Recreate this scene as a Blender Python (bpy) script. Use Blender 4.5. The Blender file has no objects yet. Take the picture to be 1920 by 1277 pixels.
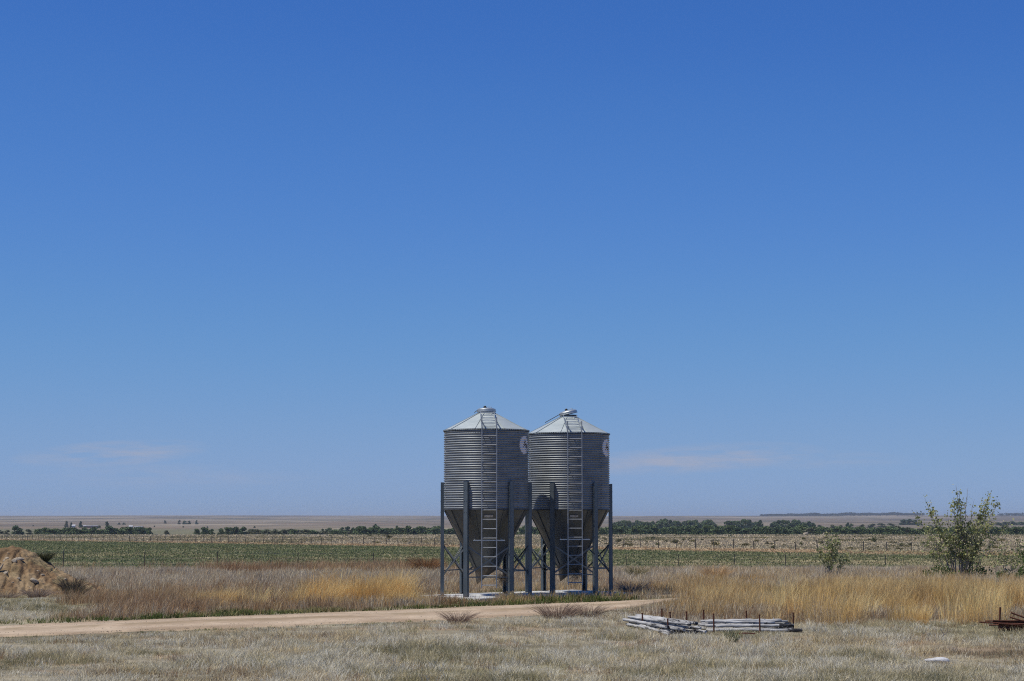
import bpy, bmesh, math, random
import numpy as np
from mathutils import Vector, Matrix
R = math.radians
rng = np.random.default_rng(7)
random.seed(7)
scene = bpy.context.scene
col = scene.collection
F = 3341.0            # focal length in photograph pixels (1920 wide)
EYE = 2.6
HZ = 969.0            # eye level row in the photograph

# ------------------------------------------------------------------ noise
def _hash(ix, iy, seed):
    h = (ix.astype(np.int64)*374761393 + iy.astype(np.int64)*668265263 + seed*974711) & 0xFFFFFFFF
    h = ((h ^ (h >> 13))*1274126177) & 0xFFFFFFFF
    h = h ^ (h >> 16)
    return (h & 0xFFFFFF)/float(0xFFFFFF)
def vnoise(x, y, seed=0):
    x = np.asarray(x, float); y = np.asarray(y, float)
    ix = np.floor(x); iy = np.floor(y); fx = x-ix; fy = y-iy
    fx = fx*fx*(3-2*fx); fy = fy*fy*(3-2*fy)
    a = _hash(ix, iy, seed); b = _hash(ix+1, iy, seed); c = _hash(ix, iy+1, seed); d = _hash(ix+1, iy+1, seed)
    return (a*(1-fx)+b*fx)*(1-fy)+(c*(1-fx)+d*fx)*fy
def fbm(x, y, seed=0, octv=4):
    s = 0; a = .5; t = 0
    for k in range(octv):
        s = s+a*vnoise(np.asarray(x)*2**k, np.asarray(y)*2**k, seed+k*17); t += a; a *= .5
    return s/t
def sstep(a, b, x):
    t = np.clip((np.asarray(x, float)-a)/(b-a), 0, 1)
    return t*t*(3-2*t)

# ------------------------------------------------------------------ terrain profile
PY = [-1e5, 62, 90, 115, 140, 240, 320, 550, 900, 1500, 2500, 4000, 6000, 8200, 9500, 20000]
PZ = [0, 0, -.28, -.80, -1.2, -1.9, -2.5, -4.2, -6.5, -8.6, -9.8, -8.4, -3.2, 7.6, 2.0, -6.0]
def ground_z(x, y):
    x = np.asarray(x, float); y = np.asarray(y, float)
    z = np.interp(y, PY, PZ)
    far = sstep(700, 3500, y)
    z = z+far*(fbm(x/900.0, y/700.0, 5)-.5)*np.interp(y, [700, 3000, 8200, 20000], [1.0, 4.5, 7.0, 5.0])
    z = z+far*(fbm(x/220.0, y/260.0, 9)-.5)*np.interp(y, [700, 3000, 8200, 20000], [.5, 2.0, 3.2, 3.0])
    return z
def at(px, Y, dz=0.0):
    X = (px-960)/F*Y
    return Vector((X, Y, float(ground_z(X, Y))+dz))
def on_ground(px, py):
    lo, hi = 20.0, 6000.0
    for _ in range(60):
        m = (lo+hi)/2
        X = (px-960)/F*m
        row = HZ+F*(EYE-float(ground_z(X, m)))/m
        if row > py: lo = m
        else: hi = m
    return at(px, lo)

# ------------------------------------------------------------------ object helpers
def tag(o, label=None, cat=None, group=None, kind=None):
    if label: o['label'] = label
    if cat: o['category'] = cat
    if group: o['group'] = group
    if kind: o['kind'] = kind
    return o
def link(o, parent=None):
    col.objects.link(o)
    if parent is not None: o.parent = parent
    return o
def empty(name, loc, rz=0.0):
    o = bpy.data.objects.new(name, None)
    o.empty_display_size = .2
    o.location = loc; o.rotation_euler = (0, 0, rz)
    return link(o)
def copy_tree(o, parent=None):
    c = o.copy(); col.objects.link(c)
    if parent is not None: c.parent = parent
    for ch in list(o.children): copy_tree(ch, c)
    return c

class MB:
    def __init__(s): s.v = []; s.f = []
    def add(s, vs, fs):
        n = len(s.v); s.v += [tuple(p) for p in vs]; s.f += [tuple(i+n for i in f) for f in fs]
    def box(s, c, sz, M=None):
        x, y, z = sz[0]/2, sz[1]/2, sz[2]/2
        vs = [Vector(p) for p in ((-x,-y,-z),(x,-y,-z),(x,y,-z),(-x,y,-z),(-x,-y,z),(x,-y,z),(x,y,z),(-x,y,z))]
        if M is not None: vs = [M @ p for p in vs]
        c = Vector(c)
        s.add([p+c for p in vs], [(3,2,1,0),(4,5,6,7),(0,1,5,4),(1,2,6,5),(2,3,7,6),(3,0,4,7)])
    def frame(s, p0, p1, up=None):
        d = (Vector(p1)-Vector(p0)).normalized()
        u = Vector(up) if up is not None else (Vector((0,0,1)) if abs(d.z) < .95 else Vector((1,0,0)))
        a = d.cross(u).normalized(); b = a.cross(d).normalized()
        return d, a, b
    def bar(s, p0, p1, w, h, up=None):
        p0 = Vector(p0); p1 = Vector(p1); d, a, b = s.frame(p0, p1, up)
        vs = []
        for p in (p0, p1):
            for sx, sy in ((-1,-1),(1,-1),(1,1),(-1,1)): vs.append(p+a*sx*w/2+b*sy*h/2)
        s.add(vs, [(3,2,1,0),(4,5,6,7),(0,1,5,4),(1,2,6,5),(2,3,7,6),(3,0,4,7)])
    def tube(s, pts, rad, n=8, cap=True):
        pts = [Vector(p) for p in pts]
        rad = rad if isinstance(rad, (list, tuple)) else [rad]*len(pts)
        vs = []; fs = []
        for i, p in enumerate(pts):
            q0 = pts[max(0, i-1)]; q1 = pts[min(len(pts)-1, i+1)]
            d, a, b = s.frame(q0, q1)
            for k in range(n):
                t = 2*math.pi*k/n
                vs.append(p+(a*math.cos(t)+b*math.sin(t))*rad[i])
        for i in range(len(pts)-1):
            for k in range(n):
                fs.append((i*n+k, i*n+(k+1) % n, (i+1)*n+(k+1) % n, (i+1)*n+k))
        if cap:
            fs.append(tuple(range(n-1, -1, -1))); fs.append(tuple((len(pts)-1)*n+k for k in range(n)))
        s.add(vs, fs)
    def lathe(s, prof, n=64, close=False):
        vs = []; fs = []
        m = len(prof)
        for k in range(n):
            t = 2*math.pi*k/n
            for r, z in prof: vs.append((r*math.sin(t), -r*math.cos(t), z))
        for k in range(n):
            for i in range(m-1):
                a = k*m+i; b = ((k+1) % n)*m+i
                fs.append((a, b, b+1, a+1))
        s.add(vs, fs)
        if close:
            s.add([], [])
    def build(s, name, mat, parent=None, smooth=False, M=None):
        me = bpy.data.meshes.new(name)
        me.from_pydata(s.v, [], s.f); me.update()
        if M is not None: me.transform(M)
        me.materials.append(mat)
        if smooth:
            me.polygons.foreach_set('use_smooth', [True]*len(me.polygons))
        return link(bpy.data.objects.new(name, me), parent)

def np_mesh(name, verts, counts, idx, mat, cols=None, parent=None, smooth=False, normals=None):
    me = bpy.data.meshes.new(name)
    nv = len(verts); nl = len(idx); nf = len(counts)
    me.vertices.add(nv); me.vertices.foreach_set('co', np.ascontiguousarray(verts, np.float32).ravel())
    me.loops.add(nl); me.loops.foreach_set('vertex_index', np.ascontiguousarray(idx, np.int32))
    me.polygons.add(nf)
    st = np.concatenate([[0], np.cumsum(counts)[:-1]]).astype(np.int32)
    me.polygons.foreach_set('loop_start', st)
    if smooth: me.polygons.foreach_set('use_smooth', np.ones(nf, bool))
    if cols is not None:
        ca = me.color_attributes.new('Col', 'FLOAT_COLOR', 'POINT')
        c4 = np.ones((nv, 4), np.float32); c4[:, :3] = cols
        ca.data.foreach_set('color', c4.ravel())
    me.update(calc_edges=True)
    me.materials.append(mat)
    return link(bpy.data.objects.new(name, me), parent)

# ------------------------------------------------------------------ materials
def new_mat(name):
    m = bpy.data.materials.new(name); m.use_nodes = True
    nt = m.node_tree; nt.nodes.clear()
    out = nt.nodes.new('ShaderNodeOutputMaterial')
    b = nt.nodes.new('ShaderNodeBsdfPrincipled')
    nt.links.new(b.outputs[0], out.inputs[0])
    return m, nt, b, out
def noise_node(nt, scale, detail=5, rough=.6, coord='Object', sc=None):
    tc = nt.nodes.new('ShaderNodeTexCoord'); n = nt.nodes.new('ShaderNodeTexNoise')
    n.inputs['Scale'].default_value = scale; n.inputs['Detail'].default_value = detail; n.inputs['Roughness'].default_value = rough
    src = tc.outputs[coord]
    if sc:
        mp = nt.nodes.new('ShaderNodeMapping'); mp.inputs['Scale'].default_value = sc
        nt.links.new(src, mp.inputs[0]); src = mp.outputs[0]
    nt.links.new(src, n.inputs['Vector'])
    return n
def ramp(nt, src, stops):
    r = nt.nodes.new('ShaderNodeValToRGB')
    e = r.color_ramp.elements
    while len(e) < len(stops): e.new(.5)
    for k, (p, c) in enumerate(stops):
        e[k].position = p; e[k].color = (c[0], c[1], c[2], 1) if hasattr(c, '__len__') else (c, c, c, 1)
    nt.links.new(src, r.inputs[0])
    return r
def mat_noise(name, stops, scale, rough=.8, metal=0.0, bump=0.0, bscale=None, sc=None, detail=5, spec=.3, rvar=None):
    m, nt, b, out = new_mat(name)
    n = noise_node(nt, scale, detail, sc=sc)
    r = ramp(nt, n.outputs[0], stops)
    nt.links.new(r.outputs[0], b.inputs['Base Color'])
    b.inputs['Roughness'].default_value = rough; b.inputs['Metallic'].default_value = metal
    b.inputs['Specular IOR Level'].default_value = spec
    if rvar:
        n2 = noise_node(nt, scale*1.7, 4, sc=sc)
        r2 = ramp(nt, n2.outputs[0], [(.3, rvar[0]), (.7, rvar[1])])
        nt.links.new(r2.outputs[0], b.inputs['Roughness'])
    if bump:
        nb = noise_node(nt, bscale or scale*4, 6, sc=sc)
        bp = nt.nodes.new('ShaderNodeBump'); bp.inputs['Strength'].default_value = bump; bp.inputs['Distance'].default_value = .02
        nt.links.new(nb.outputs[0], bp.inputs['Height']); nt.links.new(bp.outputs[0], b.inputs['Normal'])
    return m
def mat_attr(name, rough=.8, transl=0.0, spec=.15):
    m, nt, b, out = new_mat(name)
    a = nt.nodes.new('ShaderNodeAttribute'); a.attribute_name = 'Col'
    nt.links.new(a.outputs['Color'], b.inputs['Base Color'])
    b.inputs['Roughness'].default_value = rough; b.inputs['Specular IOR Level'].default_value = spec
    if transl:
        t = nt.nodes.new('ShaderNodeBsdfTranslucent'); nt.links.new(a.outputs['Color'], t.inputs[0])
        mx = nt.nodes.new('ShaderNodeMixShader'); mx.inputs[0].default_value = transl
        nt.links.new(b.outputs[0], mx.inputs[1]); nt.links.new(t.outputs[0], mx.inputs[2]); nt.links.new(mx.outputs[0], out.inputs[0])
    return m

M = {}
M['galv_wall'] = mat_noise('galvanised_corrugated', [(.25, (.225,.245,.26)), (.5, (.285,.308,.323)), (.8, (.345,.368,.38))], 1.6, metal=.45, sc=(1,1,2.5), rvar=(.44,.56), detail=6)
M['galv_roof'] = mat_noise('galvanised_roof_sheet', [(.3, (.39,.435,.43)), (.7, (.49,.53,.52))], 2.2, metal=.30, rvar=(.42,.58))
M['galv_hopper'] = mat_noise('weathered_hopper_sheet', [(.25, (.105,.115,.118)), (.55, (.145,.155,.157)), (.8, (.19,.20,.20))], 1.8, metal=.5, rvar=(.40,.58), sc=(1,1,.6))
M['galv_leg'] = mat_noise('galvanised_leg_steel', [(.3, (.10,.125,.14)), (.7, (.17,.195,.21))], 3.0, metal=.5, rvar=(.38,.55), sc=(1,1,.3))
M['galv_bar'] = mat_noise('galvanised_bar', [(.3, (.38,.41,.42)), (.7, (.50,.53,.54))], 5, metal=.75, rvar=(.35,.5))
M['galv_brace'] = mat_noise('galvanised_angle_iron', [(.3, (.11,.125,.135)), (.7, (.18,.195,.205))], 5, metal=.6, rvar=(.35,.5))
M['galv_ladder'] = mat_noise('dull_ladder_steel', [(.3, (.30,.315,.325)), (.7, (.43,.445,.455))], 7, metal=.65, rvar=(.4,.55))
M['dark_steel'] = mat_noise('dark_steel', [(.3, (.05,.055,.06)), (.7, (.10,.105,.11))], 6, metal=.4, rough=.5)
M['boot'] = mat_noise('rust_stained_boot', [(.35, (.10,.10,.09)), (.52, (.16,.12,.08)), (.7, (.24,.21,.17))], 5, metal=.4, rough=.6)
M['white_paint'] = mat_noise('chalky_white_paint', [(.3, (.76,.74,.74)), (.7, (.84,.82,.82))], 8, rough=.6)
M['black_paint'] = mat_noise('black_paint', [(.3, (.012,.012,.014)), (.7, (.025,.025,.028))], 8, rough=.5)
M['plate'] = mat_noise('faded_plate', [(.35, (.30,.24,.20)), (.5, (.45,.43,.40)), (.7, (.55,.54,.52))], 14, rough=.6)
M['concrete'] = mat_noise('pale_concrete', [(.3, (.44,.44,.43)), (.7, (.60,.60,.58))], 2.5, rough=.9, bump=.3)
M['road'] = None
M['rust'] = mat_noise('rust', [(.3, (.050,.018,.011)), (.55, (.105,.036,.020)), (.75, (.17,.065,.032))], 9, rough=.85, bump=.3)
M['rock'] = mat_noise('pale_rock', [(.3, (.30,.24,.17)), (.7, (.46,.39,.30))], 5, rough=.9, bump=.6)
M['rock_white'] = mat_noise('white_rock', [(.35, (.33,.32,.30)), (.5, (.50,.49,.48)), (.7, (.62,.62,.61))], 4, rough=.9, bump=.8)
M['rock_grey'] = mat_noise('grey_broken_concrete', [(.3, (.30,.28,.26)), (.7, (.48,.46,.44))], 6, rough=.9, bump=.5)
M['wood'] = mat_noise('weathered_pole_wood', [(.32, (.04,.037,.035)), (.42, (.22,.215,.21)), (.55, (.40,.395,.385)), (.8, (.58,.575,.56))], 2.2, rough=.9, bump=.6, sc=(1.0,7,7), bscale=6)
M['wood_dark'] = mat_noise('charred_pole_end', [(.40, (.018,.017,.02)), (.58, (.06,.058,.06)), (.68, (.45,.45,.46))], 7, rough=.9, bump=.6, sc=(1.0,2,2))
M['post'] = mat_noise('dark_fence_post', [(.3, (.035,.035,.035)), (.7, (.075,.07,.065))], 5, rough=.85)
M['wire'] = mat_noise('fence_wire', [(.3, (.10,.095,.09)), (.7, (.16,.15,.14))], 5, rough=.6, metal=.4)
M['bark'] = mat_noise('pale_bark', [(.3, (.17,.14,.11)), (.7, (.33,.29,.24))], 8, rough=.9)
M['trunk'] = mat_noise('grey_brown_bark', [(.3, (.06,.05,.04)), (.7, (.12,.10,.08))], 3, rough=.9)
M['barn'] = mat_noise('far_brown_board', [(.3, (.12,.07,.06)), (.7, (.18,.11,.09))], .6, rough=.9)
M['barn_white'] = mat_noise('far_white_board', [(.3, (.50,.50,.50)), (.7, (.60,.60,.60))], .6, rough=.7)
M['far_roof'] = mat_noise('far_grey_roof', [(.3, (.20,.20,.22)), (.7, (.30,.30,.32))], .6, rough=.7)
M['far_roof_pale'] = mat_noise('far_pale_roof', [(.3, (.46,.46,.48)), (.7, (.58,.58,.6))], .6, rough=.5)
M['cow'] = mat_noise('cream_hide', [(.35, (.55,.44,.30)), (.65, (.72,.62,.48))], 2, rough=.9)
M['grass'] = mat_attr('dry_grass_blades', .75, .25)
M['leaf'] = mat_attr('leaves', .6, .4, .25)
M['farleaf'] = mat_attr('far_leaves', .9, .1, .05)

# ground shader: albedo per place (attribute) times fine mottling
def ground_material(name, fine=(2.2, .35), lo=.72, hi=1.22, bump=.5, stretch=None):
    m, nt, b, out = new_mat(name)
    a = nt.nodes.new('ShaderNodeAttribute'); a.attribute_name = 'Col'
    cur = a.outputs['Color']
    for k, s in enumerate(fine):
        n = noise_node(nt, s, 6, .65, sc=stretch)
        r = ramp(nt, n.outputs[0], [(.3, lo), (.7, hi)])
        mx = nt.nodes.new('ShaderNodeMixRGB'); mx.blend_type = 'MULTIPLY'; mx.inputs[0].default_value = 1
        nt.links.new(cur, mx.inputs[1]); nt.links.new(r.outputs[0], mx.inputs[2]); cur = mx.outputs[0]
    nt.links.new(cur, b.inputs['Base Color'])
    b.inputs['Roughness'].default_value = .95; b.inputs['Specular IOR Level'].default_value = .1
    if bump:
        nb = noise_node(nt, 9, 6, .7)
        bp = nt.nodes.new('ShaderNodeBump'); bp.inputs['Strength'].default_value = bump; bp.inputs['Distance'].default_value = .05
        nt.links.new(nb.outputs[0], bp.inputs['Height']); nt.links.new(bp.outputs[0], b.inputs['Normal'])
    return m
M['ground'] = ground_material('prairie_soil', (2.2, .4))
M['field'] = ground_material('crop_rows', (.9, .25), .7, 1.25, .3)
M['hills'] = ground_material('far_prairie', (.02, .004), .86, 1.12, 0)
M['road'] = ground_material('packed_dirt', (5.0, .7), .86, 1.12, .5)
M['mound'] = ground_material('clay_heap', (3.5, 1.1), .70, 1.25, 1.0)

# ------------------------------------------------------------------ layout lines on the ground
RFX = [-60, -12.3, -0.94, 5.0, 15, 60]; RFY = [4, 42.9, 52.2, 56.8, 64, 96]      # far edge of the track
RNX = [-60, -11.3, -7.1, -4.1, -2.3, .57, 2.8, 5.3, 15, 60]; RNY = [4.6, 38.6, 41.6, 43.5, 45.0, 47.3, 50.4, 56.4, 61.5, 93]
def road_far(x): return np.interp(x, RFX, RFY)
def road_near(x): return np.interp(x, RNX, RNY)
def near_fence_y(x):           # the wire fence in front of the crop
    return 121.0+0.42*(np.asarray(x, float)+10)
def far_fence_y(x):            # the long fence behind the crop
    return 304.4-1.447*np.asarray(x, float)
def field_far_y(x): return far_fence_y(x)-np.interp(x, [-200, -100, 40, 90], [24, 30, 40, 40])
MOUND = (-17.4, 62.6)

# ------------------------------------------------------------------ world, sun, camera
SUN_AZ, SUN_EL = 73.0, 65.5
sd = Vector((-math.sin(R(SUN_AZ))*math.cos(R(SUN_EL)), -math.cos(R(SUN_AZ))*math.cos(R(SUN_EL)), math.sin(R(SUN_EL))))
w = bpy.data.worlds.new('World'); scene.world = w; w.use_nodes = True
nt = w.node_tree; nt.nodes.clear()
wo = nt.nodes.new('ShaderNodeOutputWorld'); bg = nt.nodes.new('ShaderNodeBackground')
sky = nt.nodes.new('ShaderNodeTexSky'); sky.sky_type = 'NISHITA'; sky.sun_disc = False
sky.sun_elevation = R(SUN_EL)
sky.sun_rotation = math.atan2(sd.x, sd.y)
sky.altitude = 1300; sky.air_density = 1.0; sky.dust_density = .6; sky.ozone_density = 2.5
# camera-like response of the deep blue sky, per channel
SKS = .09
sc1 = nt.nodes.new('ShaderNodeMixRGB'); sc1.blend_type = 'MULTIPLY'; sc1.inputs[0].default_value = 1; sc1.inputs[2].default_value = (SKS, SKS, SKS, 1)
nt.links.new(sky.outputs[0], sc1.inputs[1])
hs = nt.nodes.new('ShaderNodeRGBCurve')
CURV = ([(.06,.030),(.135,.045),(.165,.063),(.212,.089),(.297,.133),(.467,.212),(.577,.250),(1,.40)],
        [(.12,.105),(.225,.153),(.269,.191),(.336,.238),(.439,.301),(.585,.362),(1,.55)],
        [(.25,.34),(.39,.491),(.443,.541),(.51,.592),(.58,.608),(1,.75)])
for k, pts_ in enumerate(CURV):
    c_ = hs.mapping.curves[k]
    c_.points[0].location = (0, 0); c_.points[1].location = pts_[-1]
    for p_ in pts_[:-1]: c_.points.new(*p_)
hs.mapping.update()
nt.links.new(sc1.outputs[0], hs.inputs['Color'])
# thin cirrus low over the plain, by direction in the sky
tc = nt.nodes.new('ShaderNodeTexCoord'); sep = nt.nodes.new('ShaderNodeSeparateXYZ'); nt.links.new(tc.outputs['Generated'], sep.inputs[0])
def mth(op, a, b=None):
    n = nt.nodes.new('ShaderNodeMath'); n.operation = op
    for k, v in enumerate((a, b)):
        if v is None: continue
        if isinstance(v, (int, float)): n.inputs[k].default_value = v
        else: nt.links.new(v, n.inputs[k])
    return n.outputs[0]
def bump2(cx, cz, rx, rz, slope):
    dx = mth('SUBTRACT', sep.outputs[0], cx)
    dz = mth('SUBTRACT', mth('SUBTRACT', sep.outputs[2], cz), mth('MULTIPLY', dx, slope))
    q = mth('ADD', mth('POWER', mth('ABSOLUTE', mth('DIVIDE', dx, rx)), 2), mth('POWER', mth('ABSOLUTE', mth('DIVIDE', dz, rz)), 2))
    return mth('MAXIMUM', mth('SUBTRACT', 1.0, q), 0.0)
msk = mth('ADD', bump2(-.218, .0345, .055, .0075, .07), bump2(.10, .032, .075, .009, .06))
msk = mth('ADD', msk, mth('MULTIPLY', bump2(-.19, .022, .09, .008, 0), .35))
msk = mth('ADD', msk, mth('MULTIPLY', bump2(.17, .031, .05, .006, 0), .4))
mp = nt.nodes.new('ShaderNodeMapping'); mp.inputs['Scale'].default_value = (22, 22, 150); nt.links.new(tc.outputs['Generated'], mp.inputs[0])
cn = nt.nodes.new('ShaderNodeTexNoise'); cn.inputs['Scale'].default_value = 1.3; cn.inputs['Detail'].default_value = 6; cn.inputs['Roughness'].default_value = .6
nt.links.new(mp.outputs[0], cn.inputs['Vector'])
cr = ramp(nt, cn.outputs[0], [(.34, 0), (.66, 1)])
cm = mth('MULTIPLY', mth('MULTIPLY', msk, cr.outputs[0]), 1.0)
cx = nt.nodes.new('ShaderNodeMixRGB'); cx.inputs[2].default_value = (.345, .395, .53, 1)
nt.links.new(cm, cx.inputs[0]); nt.links.new(hs.outputs[0], cx.inputs[1])
sc2 = nt.nodes.new('ShaderNodeMixRGB'); sc2.blend_type = 'DIVIDE'; sc2.inputs[0].default_value = 1; sc2.inputs[2].default_value = (SKS, SKS, SKS, 1)
nt.links.new(cx.outputs[0], sc2.inputs[1])
nt.links.new(sc2.outputs[0], bg.inputs[0]); bg.inputs[1].default_value = SKS
nt.links.new(bg.outputs[0], wo.inputs[0])

sl = bpy.data.lights.new('sun', 'SUN'); sl.energy = 4.2; sl.angle = R(.53); sl.color = (1, .94, .82)
so = link(bpy.data.objects.new('sun', sl)); so.rotation_euler = sd.to_track_quat('Z', 'Y').to_euler(); so.location = (-30, -20, 50)

cd = bpy.data.cameras.new('camera'); cam = link(bpy.data.objects.new('camera', cd)); scene.camera = cam
cd.sensor_width = 36; cd.lens = F/1920*36; cd.clip_end = 60000; cd.clip_start = .1
cam.location = (0, 0, EYE); cam.rotation_euler = (R(90)+math.atan((HZ-638.5)/F), 0, 0)
scene.view_settings.view_transform = 'Standard'; scene.view_settings.look = 'None'
scene.view_settings.exposure = 0.0; scene.view_settings.gamma = 1
scene.cycles.use_denoising = False
scene.cycles.filter_width = 1.08
scene.cycles.max_bounces = 8; scene.cycles.volume_bounces = 0

# ------------------------------------------------------------------ terrain
def lerp(a, b, t):
    t = np.asarray(t)[..., None]
    return np.asarray(a)*(1-t)+np.asarray(b)*t
def ground_colour(x, y):
    n1 = fbm(x/3.0, y/3.0, 21); n2 = fbm(x/14.0, y/14.0, 33); n3 = fbm(x/70.0, y/90.0, 44)
    c = lerp((.185,.16,.105), (.31,.27,.19), sstep(.35, .65, n1))
    c = lerp(c, (.17,.155,.075), sstep(.50, .68, n2)*.7)
    c = lerp(c, (.36,.27,.175), sstep(.60, .70, fbm(x/1.3, y/1.3, 27))*.8)
    c = lerp(c, (.30,.25,.20), sstep(60, 80, y)*.6)
    # pasture past the far fence: pale bunch grass
    past = sstep(-15, 15, y-field_far_y(x))
    pc = lerp((.215,.175,.10), (.29,.24,.15), sstep(.35, .65, fbm(x/8.0, y/10.0, 3)))
    strip = past*(1-sstep(6, 22, y-far_fence_y(x)))
    pc = lerp(pc, (.40,.275,.15), strip*.75*sstep(.35, .55, fbm(x/9.0, y/9.0, 48)))
    pc = lerp(pc, (.185,.175,.085), sstep(.46, .62, fbm(x/26.0, y/60.0, 46, 5))*.75)
    pc = lerp(pc, (.40,.33,.21), sstep(.58, .68, fbm(x/9.0, y/22.0, 47, 5))*.6)
    c = lerp(c, pc, past)
    # river flats
    c = lerp(c, (.14,.14,.085), sstep(800, 900, y)*(1-sstep(1500, 1900, y))*.8)
    # far rangeland
    hc = lerp((.165,.135,.10), (.235,.19,.135), sstep(.38, .62, fbm(x/420.0, y/900.0, 71)))
    hc = lerp(hc, (.20,.145,.105), sstep(.55, .7, fbm(x/160.0, y/600.0, 88))*.7)
    hc = lerp(hc, (.13,.115,.08), sstep(.58, .70, fbm(x/240.0, y/700.0, 91))*.7)
    tex = .50+.66*fbm(x/130.0, y/520.0, 95, 6)
    hc = hc*np.array(tex)[..., None]
    hc = lerp(hc, (.085,.085,.06), sstep(.60, .68, fbm(x/60.0, y/260.0, 96, 4))*.55)
    hc = lerp(hc, (.34,.28,.20), sstep(.60, .72, fbm(x/500.0, y/330.0, 97, 4))*.6)
    c = lerp(c, hc, sstep(1400, 1900, y))
    return c
def field_t(x, y):
    """how bare / strawy the crop is"""
    n = fbm(x/5.0, y/7.0, 61, 5); big = fbm(x/45.0, y/40.0, 62)
    rows = fbm(x/60.0+y*.004, y/3.2, 63, 3)
    t = sstep(.46, .60, .48*rows+.30*n+.22*big)
    t = t*np.interp(y, [110, 150, 210, 330, 420], [.95, .75, .50, .25, .12])
    return np.maximum(t, .6*sstep(10, 45, x)*(1-sstep(15, 45, y-near_fence_y(x))))
def field_colour(x, y):
    n = fbm(x/5.0, y/7.0, 61, 5)
    g = lerp((.085,.105,.045), (.14,.14,.07), sstep(.35, .65, n))
    return lerp(g, (.35,.285,.16), np.clip(field_t(x, y), 0, 1))
py = np.concatenate([np.arange(1400, 1010, -1.0), np.arange(1010, 972, -.5)])
rr = EYE*F/(py-HZ)
rr = np.concatenate([[.6, 2, 4, 7, 10, 13, 16, 18.5], rr, np.geomspace(rr[-1]*1.02, 16000, 110)])
th = np.concatenate([np.linspace(-180, -26, 44, endpoint=False), np.linspace(-26, 26, 620), np.linspace(26, 180, 44)[1:]])
TH, RR = np.meshgrid(np.radians(th), rr)
X = RR*np.sin(TH); Y = RR*np.cos(TH); Z = ground_z(X, Y)
near = (1-sstep(70, 120, Y))*sstep(15, 28, RR)
rut = np.minimum(np.abs(Y-road_far(X)), np.abs(Y-road_near(X)))
calm = sstep(.2, 1.5, np.where((Y < road_far(X)) & (Y > road_near(X)), 0, rut))*sstep(2.0, 4.0, np.hypot(X-.55, Y-59.3))
Z = Z+near*calm*(fbm(X/1.4, Y/1.4, 12)-.5)*.10
nr, nc = X.shape
verts = np.stack([X, Y, Z], -1).reshape(-1, 3)
gi = np.arange(nr*nc).reshape(nr, nc)
quads = np.stack([gi[:-1, :-1], gi[:-1, 1:], gi[1:, 1:], gi[1:, :-1]], -1).reshape(-1, 4)
fc = verts[quads].mean(1)
in_field = (fc[:, 1] > near_fence_y(fc[:, 0])-6+6*fbm(fc[:, 0]/6, fc[:, 1]/6, 3)) & (fc[:, 1] < field_far_y(fc[:, 0])+8*(fbm(fc[:, 0]/12, fc[:, 1]/12, 4)-.5)) & (np.abs(fc[:, 0]) < 260)
in_hill = (fc[:, 1] > 1500) & ~in_field
def sub_sheet(name, mask, colf, mat):
    q = quads[mask]
    used, inv = np.unique(q, return_inverse=True)
    v = verts[used]; inv = inv.reshape(q.shape)
    o = np_mesh(name, v, np.full(len(q), 4), inv[:, ::-1].ravel(), mat, colf(v[:, 0], v[:, 1]), smooth=True)
    return tag(o, kind='structure')
# centre fan under the camera is closed with one small disc
sub_sheet('ground', ~in_field & ~in_hill, ground_colour, M['ground'])
tag(bpy.data.objects['ground'], 'dry prairie ground under grass and pale pasture')
tag(sub_sheet('crop_field', in_field, field_colour, M['field']), 'flat green crop field with straw streaks behind the wire fence')
tag(sub_sheet('hills', in_hill, ground_colour, M['hills']), 'low brown rangeland hills along the horizon')

# the dirt track
n = 900
xs = np.linspace(-40, 5.3, n)
wob = (fbm(xs*1.1, xs*0+3, 15, 6)-.5)*1.2; wob2 = (fbm(xs*1.4, xs*0+8, 16, 6)-.5)*.8
rows = []
K = 14
for k in range(K+1):
    t = k/K
    yy = (road_near(xs)+wob)*(1-t)+(road_far(xs)+wob2)*t
    crown = .028+.03*math.sin(math.pi*t)-.018*math.exp(-((t-.28)/.09)**2)-.018*math.exp(-((t-.72)/.09)**2)
    crown = crown*np.ones(n)
    if k in (0, K): crown = crown*0-.05
    rows.append(np.stack([xs, yy, crown], -1))
RV = np.array(rows)
tt = np.linspace(0, 1, K+1)[:, None]*np.ones((1, n))
cl = lerp((.36,.265,.18), (.46,.355,.25), sstep(.35, .65, fbm(RV[..., 0]/1.6, RV[..., 1]/1.0, 40)))
cl = lerp(cl, (.50,.40,.29), (np.exp(-((tt-.27)/.10)**2)+np.exp(-((tt-.74)/.10)**2))*.55)
cl = lerp(cl, (.28,.215,.13), (np.exp(-((tt-.5)/.11)**2)*.75*sstep(.4, .6, fbm(RV[..., 0]/.9, RV[..., 1]/.9, 41))+sstep(.86, 1, tt)*.4+sstep(.14, 0, tt)*.4))
ri = np.arange((K+1)*n).reshape(K+1, n)
rq = np.stack([ri[:-1, :-1], ri[:-1, 1:], ri[1:, 1:], ri[1:, :-1]], -1).reshape(-1, 4)
tag(np_mesh('dirt_road', RV.reshape(-1, 3), np.full(len(rq), 4), rq.ravel(), M['road'], cl.reshape(-1, 3), smooth=True), 'pinkish packed dirt track crossing the dry grass', kind='structure')

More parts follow.
